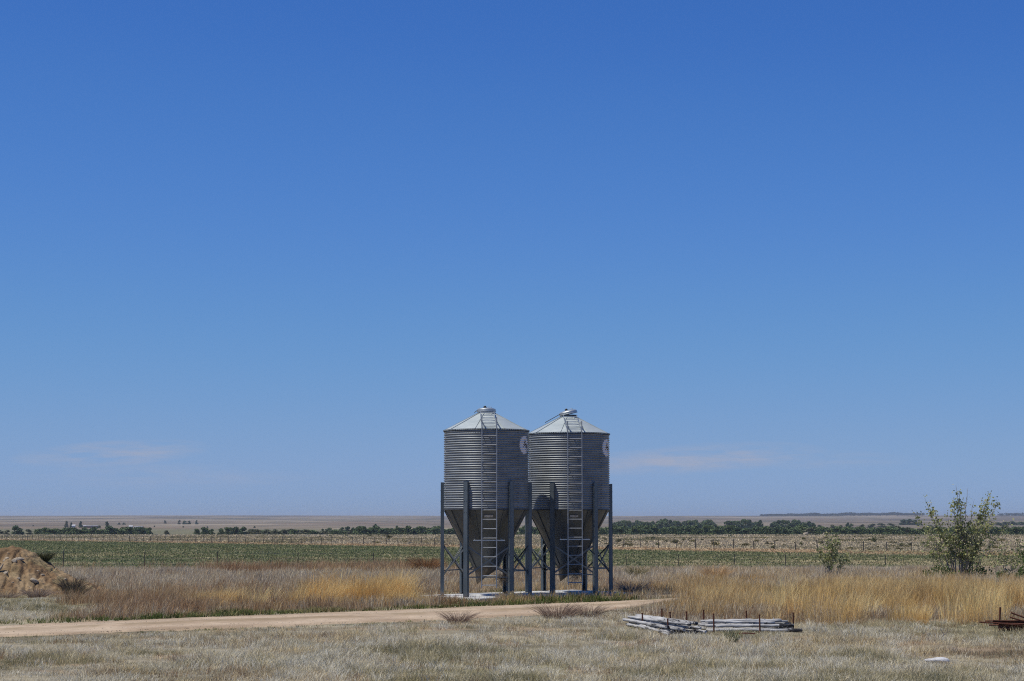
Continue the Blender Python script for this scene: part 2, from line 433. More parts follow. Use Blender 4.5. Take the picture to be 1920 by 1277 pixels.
# loose stones on the track
npb = 6500
gx_ = rng.uniform(-14, 5.2, npb); gt_ = rng.uniform(.02, .98, npb); gy_ = road_near(gx_)*(1-gt_)+road_far(gx_)*gt_
gs_ = rng.lognormal(-4.75, .45, npb)
oct_ = np.array([(1,0,0),(0,1,0),(-1,0,0),(0,-1,0),(0,0,.7),(0,0,-.7)]); tri_ = np.array([(0,1,4),(1,2,4),(2,3,4),(3,0,4),(1,0,5),(2,1,5),(3,2,5),(0,3,5)])
rot_ = rng.uniform(0, 6.28, npb); PV = oct_[None]*(gs_[:, None, None]*rng.uniform(.6, 1.3, (npb, 6, 1)))
PX = PV[..., 0]*np.cos(rot_)[:, None]-PV[..., 1]*np.sin(rot_)[:, None]; PYv = PV[..., 0]*np.sin(rot_)[:, None]+PV[..., 1]*np.cos(rot_)[:, None]
PVw = np.stack([PX+gx_[:, None], PYv+gy_[:, None], PV[..., 2]+.036], -1)
gcol = lerp((.32,.25,.175), (.55,.45,.34), rng.uniform(0, 1, npb))
tag(np_mesh('gravel', PVw.reshape(-1, 3), np.full(npb*8, 3), (np.arange(npb)[:, None, None]*6+tri_[None]).ravel(), mat_attr('loose_stone', .95), np.repeat(gcol, 6, 0)), 'loose stones scattered on the dirt track', kind='stuff')

# ------------------------------------------------------------------ grain bins
def pol(phi, r, z): return Vector((r*math.sin(phi), -r*math.cos(phi), z))
BR = 1.37; ZB, ZE, ZT, RT = 2.85, 5.37, 5.95, .285
NCOR = 34; AMP = .019
def corr(z): return AMP*math.sin(2*math.pi*(z-ZB)/(ZE-ZB)*NCOR-.6)
def make_bin(loc, yaw, lid_tilt, label, rod):
    t = empty('grain_bin', loc, yaw)
    tag(t, label, 'grain bin', 'twin galvanised grain bins on the concrete pad')
    m = MB(); N = NCOR*10
    prof = [(BR+corr(ZB+(ZE-ZB)*i/N), ZB+(ZE-ZB)*i/N) for i in range(N+1)]
    m.lathe(prof, 128)
    for a in (-75, 165, 45):                     # bolted lap seams
        for zz in np.arange(ZB+.06, ZE-.04, .0741*2):
            c = pol(R(a), BR+.012, zz); m.box(c, (.022, .022, .022), Matrix.Rotation(R(a), 3, 'Z'))
    wall = m.build('bin_wall', M['galv_wall'], t, smooth=True)
    m = MB()
    m.lathe([(BR+.004, ZE-.01), (BR+.030, ZE-.012), (BR+.030, ZE+.028), (BR-.02, ZE+.03)], 128)
    m.build('eave_rim', M['dark_steel'], wall, smooth=False)
    m = MB()
    m.lathe([(BR+.004, ZB+.012), (BR+.024, ZB+.010), (BR+.024, ZB-.035), (BR-.01, ZB-.036)], 128)
    m.build('hopper_rim', M['dark_steel'], wall, smooth=False)
    # roof
    m = MB()
    r0, z0 = BR+.03, ZE+.012
    n = 144; prof = [(r0, z0-.015), (r0, z0), (.75, z0+(ZT-z0)*(r0-.75)/(r0-RT)), (RT, ZT), (RT, ZT+.05), (RT-.02, ZT+.05), (RT-.02, ZT-.1)]
    m.lathe(prof, n)
    for k in range(9):
        a = R(-59+40*k)
        m.bar(pol(a, r0, z0+.012), pol(a, RT+.005, ZT+.012), .03, .022)
    for k in range(110):
        a = 2*math.pi*k/110; m.box(pol(a, BR+.030, ZE+.006), (.022, .02, .03), Matrix.Rotation(a, 3, 'Z'))
    roof = m.build('roof', M['galv_roof'], t, smooth=False)
    m = MB(); m.lathe([(RT+.004, ZT+.035), (RT+.012, ZT+.04), (RT+.012, ZT+.082), (RT-.03, ZT+.084), (RT-.03, ZT)], 64)
    m.build('lid_gap_shade', M['dark_steel'], t)  # dark ring standing in for the shade in the gap under the lid
    # lid
    m = MB()
    m.lathe([(0.0001, .115), (.16, .105), (.255, .085), (.29, .065), (.305, .05), (.305, -.005), (.318, -.012), (.318, -.03), (.29, -.03), (.28, .03), (.0001, .06)], 64)
    pv = Vector((-.30, 0, 0))
    LM = Matrix.Translation(Vector((0, 0, ZT+.075))+pv) @ Matrix.Rotation(-R(lid_tilt), 4, 'Y') @ Matrix.Translation(-pv)
    lid = m.build('lid', M['galv_bar'], t, smooth=False, M=LM)
    m = MB(); m.tube([(-.10, -.04, .09), (-.08, -.04, .15), (-.03, -.04, .165), (.0, -.04, .10)], .016, 6)
    m.tube([(-.06, .0, .10), (-.05, .0, .17)], [.045, .03], 8)
    m.build('lid_knob', M['dark_steel'], lid, M=LM)
    m = MB(); m.tube([(.02, -.05, .10), (.03, -.05, .135), (.16, -.05, .135), (.17, -.05, .09)], .009, 6)
    m.build('lid_handle', M['galv_bar'], lid, M=LM)
    # lid pull rod lying down the roof on the left
    m = MB()
    a = R(-82)
    e = rod
    m.tube([pol(a, .30, ZT+.10+math.sin(R(lid_tilt))*.02), pol(a, .30+e, ZT+.075-(ZT-ZE)/(BR-RT)*e*.93)], .013, 6)
    m.build('lid_rod', M['dark_steel'], t)
    # hopper
    m = MB()
    ZH, RH = .98, .40
    m.lathe([(BR-.012, ZB), (BR-.02, ZB-.05), (BR*.62+RH*.38, ZB-(ZB-ZH)*.38), (RH, ZH)], 9*12)
    for k in range(9):
        a = R(-59+40*k)
        m.bar(pol(a, BR-.006, ZB-.05), pol(a, RH+.012, ZH), .045, .03)
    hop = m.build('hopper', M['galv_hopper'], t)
    for p in hop.data.polygons: p.use_smooth = p.index < 9*12*3
    m = MB()
    n = 32; vs = []; fs = []
    ringz = [(RH+.012, 0, ZH+.03, 0), (RH+.012, 0, ZH-.02, 0), (.30, -.05, .80, .03), (.19, -.13, .62, .10), (.15, -.15, .56, .12), (.13, -.15, .565, .12)]
    for (r, ox, z, tl) in ringz:
        for k in range(n):
            a = 2*math.pi*k/n
            vs.append((r*math.sin(a)+ox, -r*math.cos(a), z+tl*math.sin(a)))
    for i in range(len(ringz)-1):
        for k in range(n): fs.append((i*n+k, i*n+(k+1) % n, (i+1)*n+(k+1) % n, (i+1)*n+k))
    fs.append(tuple((len(ringz)-1)*n+k for k in range(n)))
    m.add(vs, fs)
    m.build('boot', M['boot'], hop, smooth=True)
    # name plate on the hopper
    sl_ = math.atan2(BR-RH, ZB-ZH)
    P = MB(); zz = 2.62; rr_ = BR-(ZB-zz)*math.tan(sl_)+.03
    P.box(pol(0, rr_, zz), (.28, .008, .085), Matrix.Rotation(sl_, 3, 'X'))
    pl = P.build('name_plate', M['plate'], hop)
    # legs: channel sections outside the wall
    for k in range(6):
        a = R(30+60*k); r = BR+.045
        rot = Matrix.Rotation(a, 3, 'Z')
        L = MB(); z0_, z1_ = .09, 3.71; h = z1_-z0_; zc = (z0_+z1_)/2
        L.box(pol(a, r+.058, zc), (.15, .008, h), rot)
        for s in (-1, 1):
            L.box(pol(a, r, zc)+rot @ Vector((s*.071, -.006, 0)), (.008, .112, h-.004), rot)
            L.box(pol(a, r-.046, zc)+rot @ Vector((s*.055, 0, 0)), (.026, .007, h-.008), rot)
        L.box(pol(a, r+.01, .082), (.24, .24, .012), rot)
        for zz in (2.75, 3.1, 3.45):
            for s in (-1, 1): L.box(pol(a, r+.066, zz)+rot @ Vector((s*.04, 0, 0)), (.022, .012, .022), rot)
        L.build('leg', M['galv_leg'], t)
    # braces between neighbouring legs
    for k in range(6):
        a0, a1 = R(30+60*k), R(90+60*k); r = BR+.02
        for s, (za, zb) in enumerate(((1.68, .74), (.74, 1.68))):
            b = MB(); off = .012 if s else -.012
            b.bar(pol(a0, r+off, za), pol(a1, r+off, zb), .012, .052)
            b.bar(pol(a0, r+off-.016, za), pol(a1, r+off-.016, zb), .036, .010)
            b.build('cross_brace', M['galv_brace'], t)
        b = MB()
        zz = .70 if k == 5 else .88
        if k != 4:
            b.bar(pol(a0, r-.05, zz), pol(a1, r-.05, zz), .035, .035)
            b.build('ring_brace', M['galv_leg'], t)
    # ladder up the front
    L = MB(); rl = BR+.15; hw = .235; z0_, z1_ = .38, 5.74
    for s in (-1, 1):
        L.box((s*hw, -rl, (z0_+z1_)/2), (.030, .042, z1_-z0_))
    zz = .46
    while zz < 5.45:
        L.tube([(-hw, -rl, zz), (hw, -rl, zz)], .0165, 6); zz += .294
    b = L
    for s in (-1, 1):
        b.bar((s*hw, -rl, 5.70), (s*hw, -.95, 5.66), .012, .03)       # grab rails back to the roof
        b.bar((s*hw, -rl+.01, 5.62), (s*(hw+.0)+.11, -1.22, 5.47), .014, .03)
        b.bar((s*hw, -rl, 5.74), (s*hw, -1.05, 5.72), .012, .025)
    for zz in (5.25, 4.3, 3.4, 2.9):
        for s in (-1, 1): b.bar((s*hw, -rl, zz), (s*hw, -BR+.0, zz), .012, .03)
    lad = L.build('ladder', M['galv_ladder'], t)
    b = MB(); b.bar((-.50, -rl+.04, 1.86), (.50, -rl+.04, 1.86), .02, .035)
    for s in (-1, 1): b.bar((s*.46, -rl+.05, 1.86), (s*.40, -.84, 1.92), .015, .03)
    b.build('ladder_stay', M['galv_bar'], lad)
    # ladder on the roof slope
    L = MB(); sl2 = (ZT-ZE)/(BR-RT)
    def rp(x, r, d=.07): return Vector((x, -r, ZE+(BR-r)*sl2+d))
    for s in (-1, 1): L.bar(rp(s*.225, .32), rp(s*.235, 1.40), .014, .035)
    for r in (.42, .60, .78, .96, 1.14, 1.32): L.tube([rp(-.23, r), rp(.23, r)], .0125, 6)
    L.build('roof_ladder', M['galv_bar'], t)
    # round painted emblem following the corrugation
    ac, zc, er = R(59.8), 4.90, .295
    def patch(pts, off):           # pts: local (u right, v up) metres
        vs = []
        for u, v in pts:
            z = zc+v; vs.append(pol(ac+u/BR, BR+corr(z)+off, z))
        return vs
    E = MB(); nv_, na = 90, 14
    for i in range(nv_):
        v0 = -er+2*er*i/nv_; v1 = -er+2*er*(i+1)/nv_
        w0 = math.sqrt(max(0, er*er-v0*v0)); w1 = math.sqrt(max(0, er*er-v1*v1))
        for k in range(na):
            f0, f1 = -1+2*k/na, -1+2*(k+1)/na
            E.add(patch([(w0*f0, v0), (w0*f1, v0), (w1*f1, v1), (w1*f0, v1)], .004), [(0,1,2,3)])
    em = E.build('emblem', M['white_paint'], t, smooth=False)
    def stroke(mb, p, q, wd):
        nseg = max(2, int((Vector(q)-Vector(p)).length/.006))
        d = (Vector(q)-Vector(p)); nrm = Vector((-d.y, d.x)).normalized()*wd/2
        for i in range(nseg):
            a = Vector(p)+d*(i/nseg); c = Vector(p)+d*((i+1)/nseg)
            mb.add(patch([a-nrm, c-nrm, c+nrm, a+nrm], .0075), [(0,1,2,3)])
    S = MB(); stroke(S, (-.06, -.08), (.035, .16), .034); stroke(S, (.035, .16), (.115, -.08), .034); stroke(S, (-.03, .0), (.09, .0), .028)
    S.build('letter', M['black_paint'], em)
    S = MB(); stroke(S, (.135, -.18), (.135, .03), .034)
    pts = [(.12, .03), (.19, .025), (.22, -.02), (.19, -.065), (.135, -.07)]
    for i in range(4): stroke(S, pts[i], pts[i+1], .03)
    S.build('letter', M['black_paint'], em)
    return t
LB = Vector(((912-960)/F*58, 58, 0)); RB = Vector(((1066-960)/F*60.35, 60.35, 0))
make_bin(LB, R(4.3), 0, 'left galvanised grain bin with its round lid shut, standing nearer the dirt track', .10)
make_bin(RB, R(5.9), 12, 'right galvanised grain bin with its lid tipped open and a tumbleweed caught under it', .52)
# concrete slab under both
m = MB()
d = (RB-LB).normalized(); a = math.atan2(d.y, d.x)
rot = Matrix.Rotation(a, 3, 'Z'); c = (LB+RB)/2
L_ = (RB-LB).length
prof = []
vs = []
for (ex, ey) in ((-1,-1),(1,-1),(1,1),(-1,1)):
    vs.append(rot @ Vector((ex*(L_/2+1.58), ey*1.58, 0))+c)
def slab(z0, z1, inset):
    lo = [Vector((p.x, p.y, z0)) for p in vs]
    hi = []
    for p in vs:
        q = p-c; hi.append(Vector((c.x+q.x*(1-inset), c.y+q.y*(1-inset), z1)))
    m.add(lo+hi, [(0,1,5,4),(1,2,6,5),(2,3,7,6),(3,0,4,7),(4,5,6,7)])
slab(-.12, .076, .004)
tag(m.build('concrete_pad', M['concrete']), 'low pale concrete slab under the two grain bins', 'concrete pad')

# ------------------------------------------------------------------ grass
def blades(name, x, y, h, wd, lean, ldir, c0, c1, mat=None, zoff=0.0, curl=1.0):
    n = len(x)
    z = ground_z(x, y)+zoff-.015
    ang = rng.uniform(0, math.pi, n)
    # blades broad side roughly faces any way
    wx = np.cos(ang)*wd/2; wy = np.sin(ang)*wd/2
    lx = np.cos(ldir)*lean; ly = np.sin(ldir)*lean
    V = np.zeros((n, 5, 3), np.float32); C = np.zeros((n, 5, 3), np.float32)
    V[:, 0] = np.stack([x-wx, y-wy, z], -1); V[:, 1] = np.stack([x+wx, y+wy, z], -1)
    mx, my, mz = x+lx*.32, y+ly*.32, z+h*.58
    V[:, 2] = np.stack([mx+wx*.8, my+wy*.8, mz], -1); V[:, 3] = np.stack([mx-wx*.8, my-wy*.8, mz], -1)
    V[:, 4] = np.stack([x+lx, y+ly, z+h*np.clip(1-.25*(lean/np.maximum(h, .01))**2, .5, 1)], -1)
    C[:, 0] = c0; C[:, 1] = c0; C[:, 2] = (c0+c1)/2; C[:, 3] = (c0+c1)/2; C[:, 4] = c1
    base = (np.arange(n)*5)[:, None]
    idx = np.concatenate([base+np.array([[0, 1, 2, 3]]), base+np.array([[3, 2, 4]])], 1)
    counts = np.tile([4, 3], n)
    return np_mesh(name, V.reshape(-1, 3), counts, idx.ravel(), mat or M['grass'], C.reshape(-1, 3))
def clump(x, y, per, rad):
    n = len(x)
    rep = np.repeat(np.arange(n), per)
    a = rng.uniform(0, 2*math.pi, n*per); r = rad[rep]*np.sqrt(rng.uniform(0, 1, n*per))
    return rep, x[rep]+np.cos(a)*r, y[rep]+np.sin(a)*r, a
def fan(n, y0, y1, margin=5.0, half=.315):
    y = np.exp(rng.uniform(math.log(y0), math.log(y1), n))
    x = rng.uniform(-1, 1, n)*(half*y+margin)
    return x, y
def px_of(x, y): return 960+F*x/y
def off_limits(x, y, grow=.0):
    on_road = (y > road_near(x)+.05-grow) & (y < road_far(x)-.05+grow) & (x < 5.2)
    q = np.stack([x-c.x, y-c.y], -1); ca, sa = math.cos(-a_pad), math.sin(-a_pad)
    u = q[:, 0]*ca-q[:, 1]*sa; v = q[:, 0]*sa+q[:, 1]*ca
    on_pad = (np.abs(u) < L_/2+1.58) & (np.abs(v) < 1.58)
    on_mound = ((x-MOUND[0])/2.6)**2+((y-MOUND[1])/2.3)**2 < 1
    return on_road | on_pad | on_mound
a_pad = a
def tall_edge(u, x, y):        # front edge of the tall growth on the right
    return 43.2+np.clip(1262-u, 0, 400)*.075+(fbm(x/1.7, y*0+2, 55)-.5)*3.2
def zone(x, y):
    """0 short bleached, 1 tall gold, 2 russet weeds, 3 lavender grey, 4 green verge"""
    u = px_of(x, y); n = fbm(x/2.2, y/2.2, 101); nb = fbm(x/6.5, y/6.5, 102); r = rng.uniform(0, 1, len(x))
    z = np.zeros(len(x), int)
    beyond = y > road_far(x)
    dF = y-road_far(x); dN = road_near(x)-y
    left = beyond & (u < 832)
    # left mixture
    lav = left & (r+.9*(n-.5) < sstep(56, 76, y)*.70+.28); z[left] = 2; z[lav] = 3
    z[left & (nb+.35*(n-.5) > .72) & (y < 76) & (r < .8)] = 1
    z[left & (u+260*(n-.5)+160*(nb-.5)+60*(r-.5) < 190) & (y+6*(n-.5)+3*(r-.5) < 58.5)] = 0
    z[left & (y > 98) & (u > 360+200*(nb-.5)) & (r < .85)] = 2
    g = (((x+4.75)/2.35)**2+((y-55.8)/3.6)**2) < 1+(n-.5)*1.1
    z[beyond & g] = 1
    g = (((x+8.6)/1.7)**2+((y-55.0)/2.6)**2) < .6+(n-.5)*1.4
    z[beyond & g & (r < .75)] = 1
    # around and behind the bins
    mid = beyond & (u >= 832) & (u < 1175)
    z[mid] = np.where(r[mid] < .45, 3, np.where(n[mid] > .5, 1, 2))
    z[mid & (y < 62)] = np.where(r[mid & (y < 62)]+.8*(n[mid & (y < 62)]-.5) < .5, 4, 2)
    # right
    right = (u >= 1150) & (y > tall_edge(u, x, y))
    pale = fbm(x/2.6, y/4.5, 111)
    z[right] = np.where(pale[right]+.3*(n[right]-.5)+.3*(r[right]-.5) > .505, 3, 1)
    z[right & (r < .62*(1-sstep(45, 56, y)))] = 2
    z[right & (u < 1300) & (r < .5)] = 2
    rb = right & (y > 74)
    z[rb] = np.where(r[rb]+1.2*(n[rb]-.5) < sstep(60, 84, y[rb])*.8+.1, 3, 1)
    # scattered dark scrub in the near grass
    z[~beyond & (z == 0) & (fbm(x/.55, y/.55, 120, 3)+.35*(nb-.5) > .66) & (r < .55)] = 2
    # verges
    z[(dF > 0) & (dF < .8+2.0*(n-.4)) & (u < 1190) & (r < .9)] = 4
    z[(dF > 0) & (dF < .7+1.6*n) & (u < 560) & (r < .85)] = 4
    fr = (dF > .5) & (u > 925) & (u < 1180) & (y < 59.5)
    z[fr] = np.where(r[fr] < .35, 2, np.where(r[fr] < .6, 1, 4))
    z[(dN > 0) & (dN < 1.1*(n-.18)) & (u < 860) & (r < .75)] = 4
    z[(dN > 0) & (dN < 1.6) & (u > 990) & (u < 1180) & (r < .4) & (n > .5)] = 2
    return z
def palette(k, pal, wts):
    pal = np.array(pal); idx = rng.choice(len(pal), k, p=np.array(wts)/sum(wts))
    return pal[idx]
def jitter(c, s=.16): return np.clip(c*(1+rng.normal(0, s, (len(c), 1))), .01, .9)

# clump centres for everything up to the wire fence
x1, y1 = fan(50000, 26.3, 58)
x2, y2 = fan(53000, 46, 122)
cx_ = np.concatenate([x1, x2]); cy_ = np.concatenate([y1, y2])
# bare openings between the tufts
gap = fbm(cx_/.75, cy_/.75, 150, 3)
ok = ~off_limits(cx_, cy_) & (cy_ < near_fence_y(cx_)-1) & ~((gap < .36) & (cy_ > road_far(cx_)) & (rng.uniform(0, 1, len(cx_)) < .8))
cx_, cy_ = cx_[ok], cy_[ok]
ZN = zone(cx_, cy_)
def low_near(x, y):
    """trampled lower beside the track, in front of the heap and before the slab"""
    f = 1-.62*(1-sstep(.2, 4.5, road_near(x)-y))*sstep(-.5, .1, road_near(x)-y)
    f = f*(1-.7*np.exp(-(((x+16.2)/3.6)**2+((y-57.6)/2.6)**2)))
    return f*(1-.45*np.exp(-(((x+2.0)/1.9)**2+((y-55.6)/1.6)**2)))
def grow(name, k, per, h, wd, lean, pal, tip, label, rad=.09, cj=.13, tipj=.1, hp=None, sel_xy=None, join=None):
    if sel_xy is None:
        s = ZN == k; x, y = cx_[s], cy_[s]
    else: x, y = sel_xy
    n = len(x)
    big = fbm(x/1.3, y/1.3, 200+k); wide = fbm(x/4.5, y/4.5, 230+k)
    srt = np.array(pal); pal = srt
    cc = srt[rng.integers(0, len(srt), n)]
    sel = (np.clip(.5*wide+.5*fbm(x/1.1, y/1.1, 260+k)+rng.normal(0, .04, n), 0, .999)-.32)/.36
    pos = np.clip(sel, 0, .999)*(len(srt)-1); i0 = np.floor(pos).astype(int); fr = (pos-i0)[:, None]
    reg = srt[i0]*(1-fr)+srt[np.minimum(i0+1, len(srt)-1)]*fr
    cc = np.where(rng.uniform(0, 1, (n, 1)) < .72, reg, cc)
    cc = jitter(cc, cj)
    rep, bx, by, a_ = clump(x, y, per, np.full(n, rad)*rng.uniform(.5, 1.5, n)*np.maximum(1, y/45))
    nb_ = len(bx)
    hh = np.minimum(h*(.40+1.2*sstep(.25, .75, big))*rng.lognormal(0, .22, n), h*1.5)[rep]*rng.uniform(.45, 1.08, nb_)
    if hp is not None: hh = hh*hp(bx, by)
    hh = hh*low_near(bx, by)
    gust = fbm(bx/2.6, by/2.6, 290)-.35
    dr = a_+rng.normal(0, .6, nb_)
    bent = np.where(rng.uniform(0, 1, nb_) < .10, 2.2, 1.0)
    lx = np.cos(dr)*hh*lean*bent*rng.uniform(.15, 1, nb_)+hh*.55*gust; ly = np.sin(dr)*hh*lean*bent*rng.uniform(.15, 1, nb_)
    le = np.hypot(lx, ly); ld = np.arctan2(ly, lx)
    c0 = jitter(cc[rep], cj); c1 = np.clip(c0*np.array(tip)*(1+rng.normal(0, tipj, (nb_, 1))), .01, .9)
    wdd = wd*rng.uniform(.6, 1.4, nb_)*np.maximum(1, by/42)
    ol = ~off_limits(bx, by, 0)
    if join is not None:
        join.append([q[ol] for q in (bx, by, hh, wdd, le, ld, c0, c1)]); return
    o = blades(name, bx[ol], by[ol], hh[ol], wdd[ol], le[ol], ld[ol], c0[ol], c1[ol])
    return tag(o, label, kind='stuff')
# near ground: sparse thatch with separate bunches standing over it
SHORT = [(.26,.245,.125), (.33,.30,.165), (.46,.40,.25), (.54,.49,.37), (.53,.51,.45), (.47,.44,.37), (.49,.41,.26), (.55,.46,.30), (.34,.24,.15)]
JJ = []
grow('dry_grass', 0, 7, .105, .0058, 1.1, SHORT, (1.05,1.03,1.0), '', rad=.11, join=JJ)
tx, ty = fan(44000, 26.3, 60)
tz = zone(tx, ty); keep = (tz == 0) & ~off_limits(tx, ty, .15) & (fbm(tx/.8, ty/.8, 160, 3) > .44+.07*rng.normal(0, 1, len(tx)))
tx, ty = tx[keep], ty[keep]
grow('dry_grass', 0, 22, .18, .0056, 1.35, [(.23,.215,.13), (.33,.30,.18), (.51,.44,.27), (.61,.56,.42), (.62,.605,.53), (.60,.57,.47), (.52,.46,.31), (.64,.52,.30), (.25,.19,.13)], (1.05,1.03,1.0), '', rad=.12, cj=.10, sel_xy=(tx, ty), join=JJ)
JJ = [np.concatenate([q[k] for q in JJ]) for k in range(8)]
tag(blades('dry_grass', *JJ), 'short bleached grey and straw bunch grass covering the near ground', kind='stuff')
TG = []
grow('tall_grass', 1, 14, .60, .0048, .60,
     [(.34,.205,.085), (.44,.285,.12), (.56,.395,.18), (.64,.485,.255), (.60,.47,.28), (.50,.34,.15), (.42,.245,.10)], (1.12,1.12,1.05), 'tall golden dry grass standing in dense swathes', rad=.16,
     hp=lambda x, y: (1-.45*sstep(1290, 1200, px_of(x, y)))*np.interp(y, [43, 50, 58, 68, 90], [1.1, 1.0, .8, .6, .55]), join=TG)
# big separate bunches that stand above the rest
def bunches(n, cx0, cy0, rx, ry): 
    a_ = rng.uniform(0, 6.28, n); q = np.sqrt(rng.uniform(0, 1, n)); return cx0+np.cos(a_)*q*rx, cy0+np.sin(a_)*q*ry
B = [bunches(48, -4.9, 55.7, 1.75, 2.4), bunches(9, -8.7, 53.6, 1.2, .9), bunches(5, -6.9, 52.4, .8, .6)]
bx_ = rng.uniform(4.6, 26, 230); by_ = np.exp(rng.uniform(math.log(44), math.log(62), 230)); okb = (px_of(bx_, by_) > 1290) & (fbm(bx_/3.2, by_/3.2, 170) > .44); B.append((bx_[okb], by_[okb]))
B = [np.concatenate([q[k] for q in B]) for k in (0, 1)]
GOLD = [(.62,.41,.165), (.72,.51,.23), (.77,.58,.29), (.66,.45,.175), (.54,.335,.13)]
grow('tall_grass', 1, 200, .74, .0050, .55, GOLD, (1.12,1.12,1.05), '', rad=.36, hp=lambda x, y: np.where(x < -6.5, .6, np.where(x < 0, 1.22, np.interp(y, [44, 52, 62], [1.2, .98, .68]))), sel_xy=tuple(B), cj=.08, join=TG)
TG = [np.concatenate([q[k] for q in TG]) for k in range(8)]
tag(blades('tall_grass', *TG), 'tall golden dry grass standing in dense swathes', kind='stuff')
grow('russet_weeds', 2, 8, .38, .0062, .70,
     [(.21,.115,.06), (.30,.175,.09), (.38,.25,.14), (.37,.285,.20), (.45,.325,.18), (.27,.15,.075)], (1.05,1.03,1.0), 'reddish brown dead weeds in patches beside the track', rad=.13, hp=lambda x, y: (1-.55*(y < road_near(x)))*(1+.6*sstep(96, 100, y))*(1-.3*sstep(1290, 1200, px_of(x, y))*sstep(830, 900, px_of(x, y))))
grow('pale_brush', 3, 7, .32, .0066, .75,
     [(.33,.27,.20), (.43,.37,.29), (.50,.45,.36), (.55,.46,.30), (.36,.27,.18), (.44,.33,.20)], (1.05,1.04,1.0), 'mauve grey dead brush growing towards the wire fence', rad=.14)
grow('verge_weeds', 4, 8, .15, .014, .9,
     [(.055,.082,.020), (.085,.118,.030), (.12,.15,.045), (.19,.19,.075), (.30,.26,.13), (.14,.14,.05)], (1.1,1.1,1.0), 'low green weeds growing along the edges of the dirt track', rad=.10, hp=lambda x, y: 1+.5*sstep(920, 960, px_of(x, y))*(y > 50))


# crop plants and pasture bunches: many small upright leaves
def fan2(n, y0, y1, half=.315): 
    y = np.exp(rng.uniform(math.log(y0), math.log(y1), n)); return rng.uniform(-1, 1, n)*half*y, y
fx, fy = fan2(80000, 108, 540)
ok = (fy > near_fence_y(fx)-5) & (fy < field_far_y(fx)+2*rng.normal(0, 1, len(fx)))
fx, fy = fx[ok], fy[ok]; tt_ = field_t(fx, fy)
tt_ = np.maximum(tt_, .9*sstep(.57, .66, fbm(fx/34.0, fy/4.5, 64, 3))*np.interp(fy, [110, 150, 260, 360], [1, 1, .7, 0]))
straw = rng.uniform(0, 1, len(fx)) < tt_*.95
ok = ~straw | (rng.uniform(0, 1, len(fx)) < .6); fx, fy, straw = fx[ok], fy[ok], straw[ok]
pal_g = np.array([(.145,.165,.068), (.168,.19,.080), (.19,.212,.094), (.165,.177,.083), (.215,.226,.108), (.26,.25,.13)]); pal_s = np.array([(.36,.305,.17), (.31,.26,.14), (.40,.345,.20)])
cg = np.where(straw[:, None], pal_s[rng.integers(0, 3, len(fx))], pal_g[rng.integers(0, 6, len(fx))])
rep_, bx, by, a_ = clump(fx, fy, 3, np.full(len(fx), .22)*fy/150)
sc_ = (fy/150)[rep_]**.6; hh = rng.uniform(.10, .20, len(bx))*sc_*np.where(straw[rep_], .75, 1)
c0 = jitter(cg[rep_], .18)
tag(blades('crop_plants', bx, by, hh, rng.uniform(.05, .10, len(bx))*sc_, hh*rng.uniform(.2, 1.0, len(bx)), a_, c0, c0*1.06), 'low green crop plants mixed with straw covering the flat field', kind='stuff')
fx, fy = fan2(46000, 190, 900)
ok = (fy > field_far_y(fx)-2+4*rng.normal(0, 1, len(fx))); fx, fy = fx[ok], fy[ok]
pat = fbm(fx/18.0, fy/60.0, 330, 4)+rng.normal(0, .06, len(fx))
cp = lerp((.54,.445,.30), (.40,.33,.21), sstep(.38, .55, pat)); cp = lerp(cp, (.21,.19,.09), sstep(.57, .68, pat)*.8)
strip = np.clip((1-sstep(-5, 10, fy-far_fence_y(fx)))*.8, 0, 1); cp = lerp(cp, (.46,.31,.165), strip)
rep_, bx, by, a_ = clump(fx, fy, 3, np.full(len(fx), .4)*fy/300)
sc_ = (fy/300)[rep_]**.7; hh = rng.uniform(.12, .34, len(bx))*sc_*(1-.5*strip[rep_]); c0 = jitter(cp[rep_], .16)
tag(blades('pasture_grass', bx, by, hh, rng.uniform(.14, .32, len(bx))*sc_, hh*rng.uniform(.2, 1.0, len(bx)), a_, c0, c0*1.05), 'pale bunch grass covering the pasture beyond the far fence', kind='stuff')

# ------------------------------------------------------------------ dirt heap
def dome(x, y):
    d = np.sqrt((x/np.where(x < 0, 3.5, 2.75))**2+(y/2.9)**2)
    h = 1.56*(1-sstep(.0, 1.0, d))**.85
    d2 = np.sqrt(((x-2.1)/2.0)**2+((y+.5)/2.0)**2)
    return np.sqrt(h**2+(.50*(1-sstep(0, 1, d2)))**2*sstep(1.4, .3, h))
def mound_h(x, y):
    b = dome(x, y); e = sstep(0, .25, b)
    ridged = 1-np.abs(2*fbm(x/.9, y/.9, 301)-1)
    run = 1-np.abs(2*fbm(x/.34+y*.25, y/1.6, 304, 3)-1)
    z = b+e*((fbm(x/1.1, y/1.1, 302)-.5)*.10+(ridged-.75)*.06+(fbm(x/.30, y/.30, 305, 2)-.5)*.09+(fbm(x/.12, y/.12, 303, 3)-.5)*.18-(sstep(.80, .98, run)*.10))
    hole = np.exp(-(((x+.25)/.22)**2+((y+1.25)/.30)**2)); z = z-.34*hole
    hole = np.exp(-(((x+.62)/.35)**2+((y+.95)/.07)**2)); z = z-.16*hole
    return z-.06*(1-e)-.02
g = np.linspace(-1, 1, 260)
GX, GY = np.meshgrid(g*4.6, g*3.4)
GZ = mound_h(GX, GY)
ii = np.arange(260*260).reshape(260, 260)
mq = np.stack([ii[:-1, :-1], ii[:-1, 1:], ii[1:, 1:], ii[1:, :-1]], -1).reshape(-1, 4)
zmax = np.maximum.reduce([GZ.ravel()[mq[:, k]] for k in range(4)])
mq = mq[zmax > -.06]
mc = lerp((.20,.13,.072), (.305,.218,.127), sstep(.36, .62, fbm(GX/.55, GY/.55, 310)))
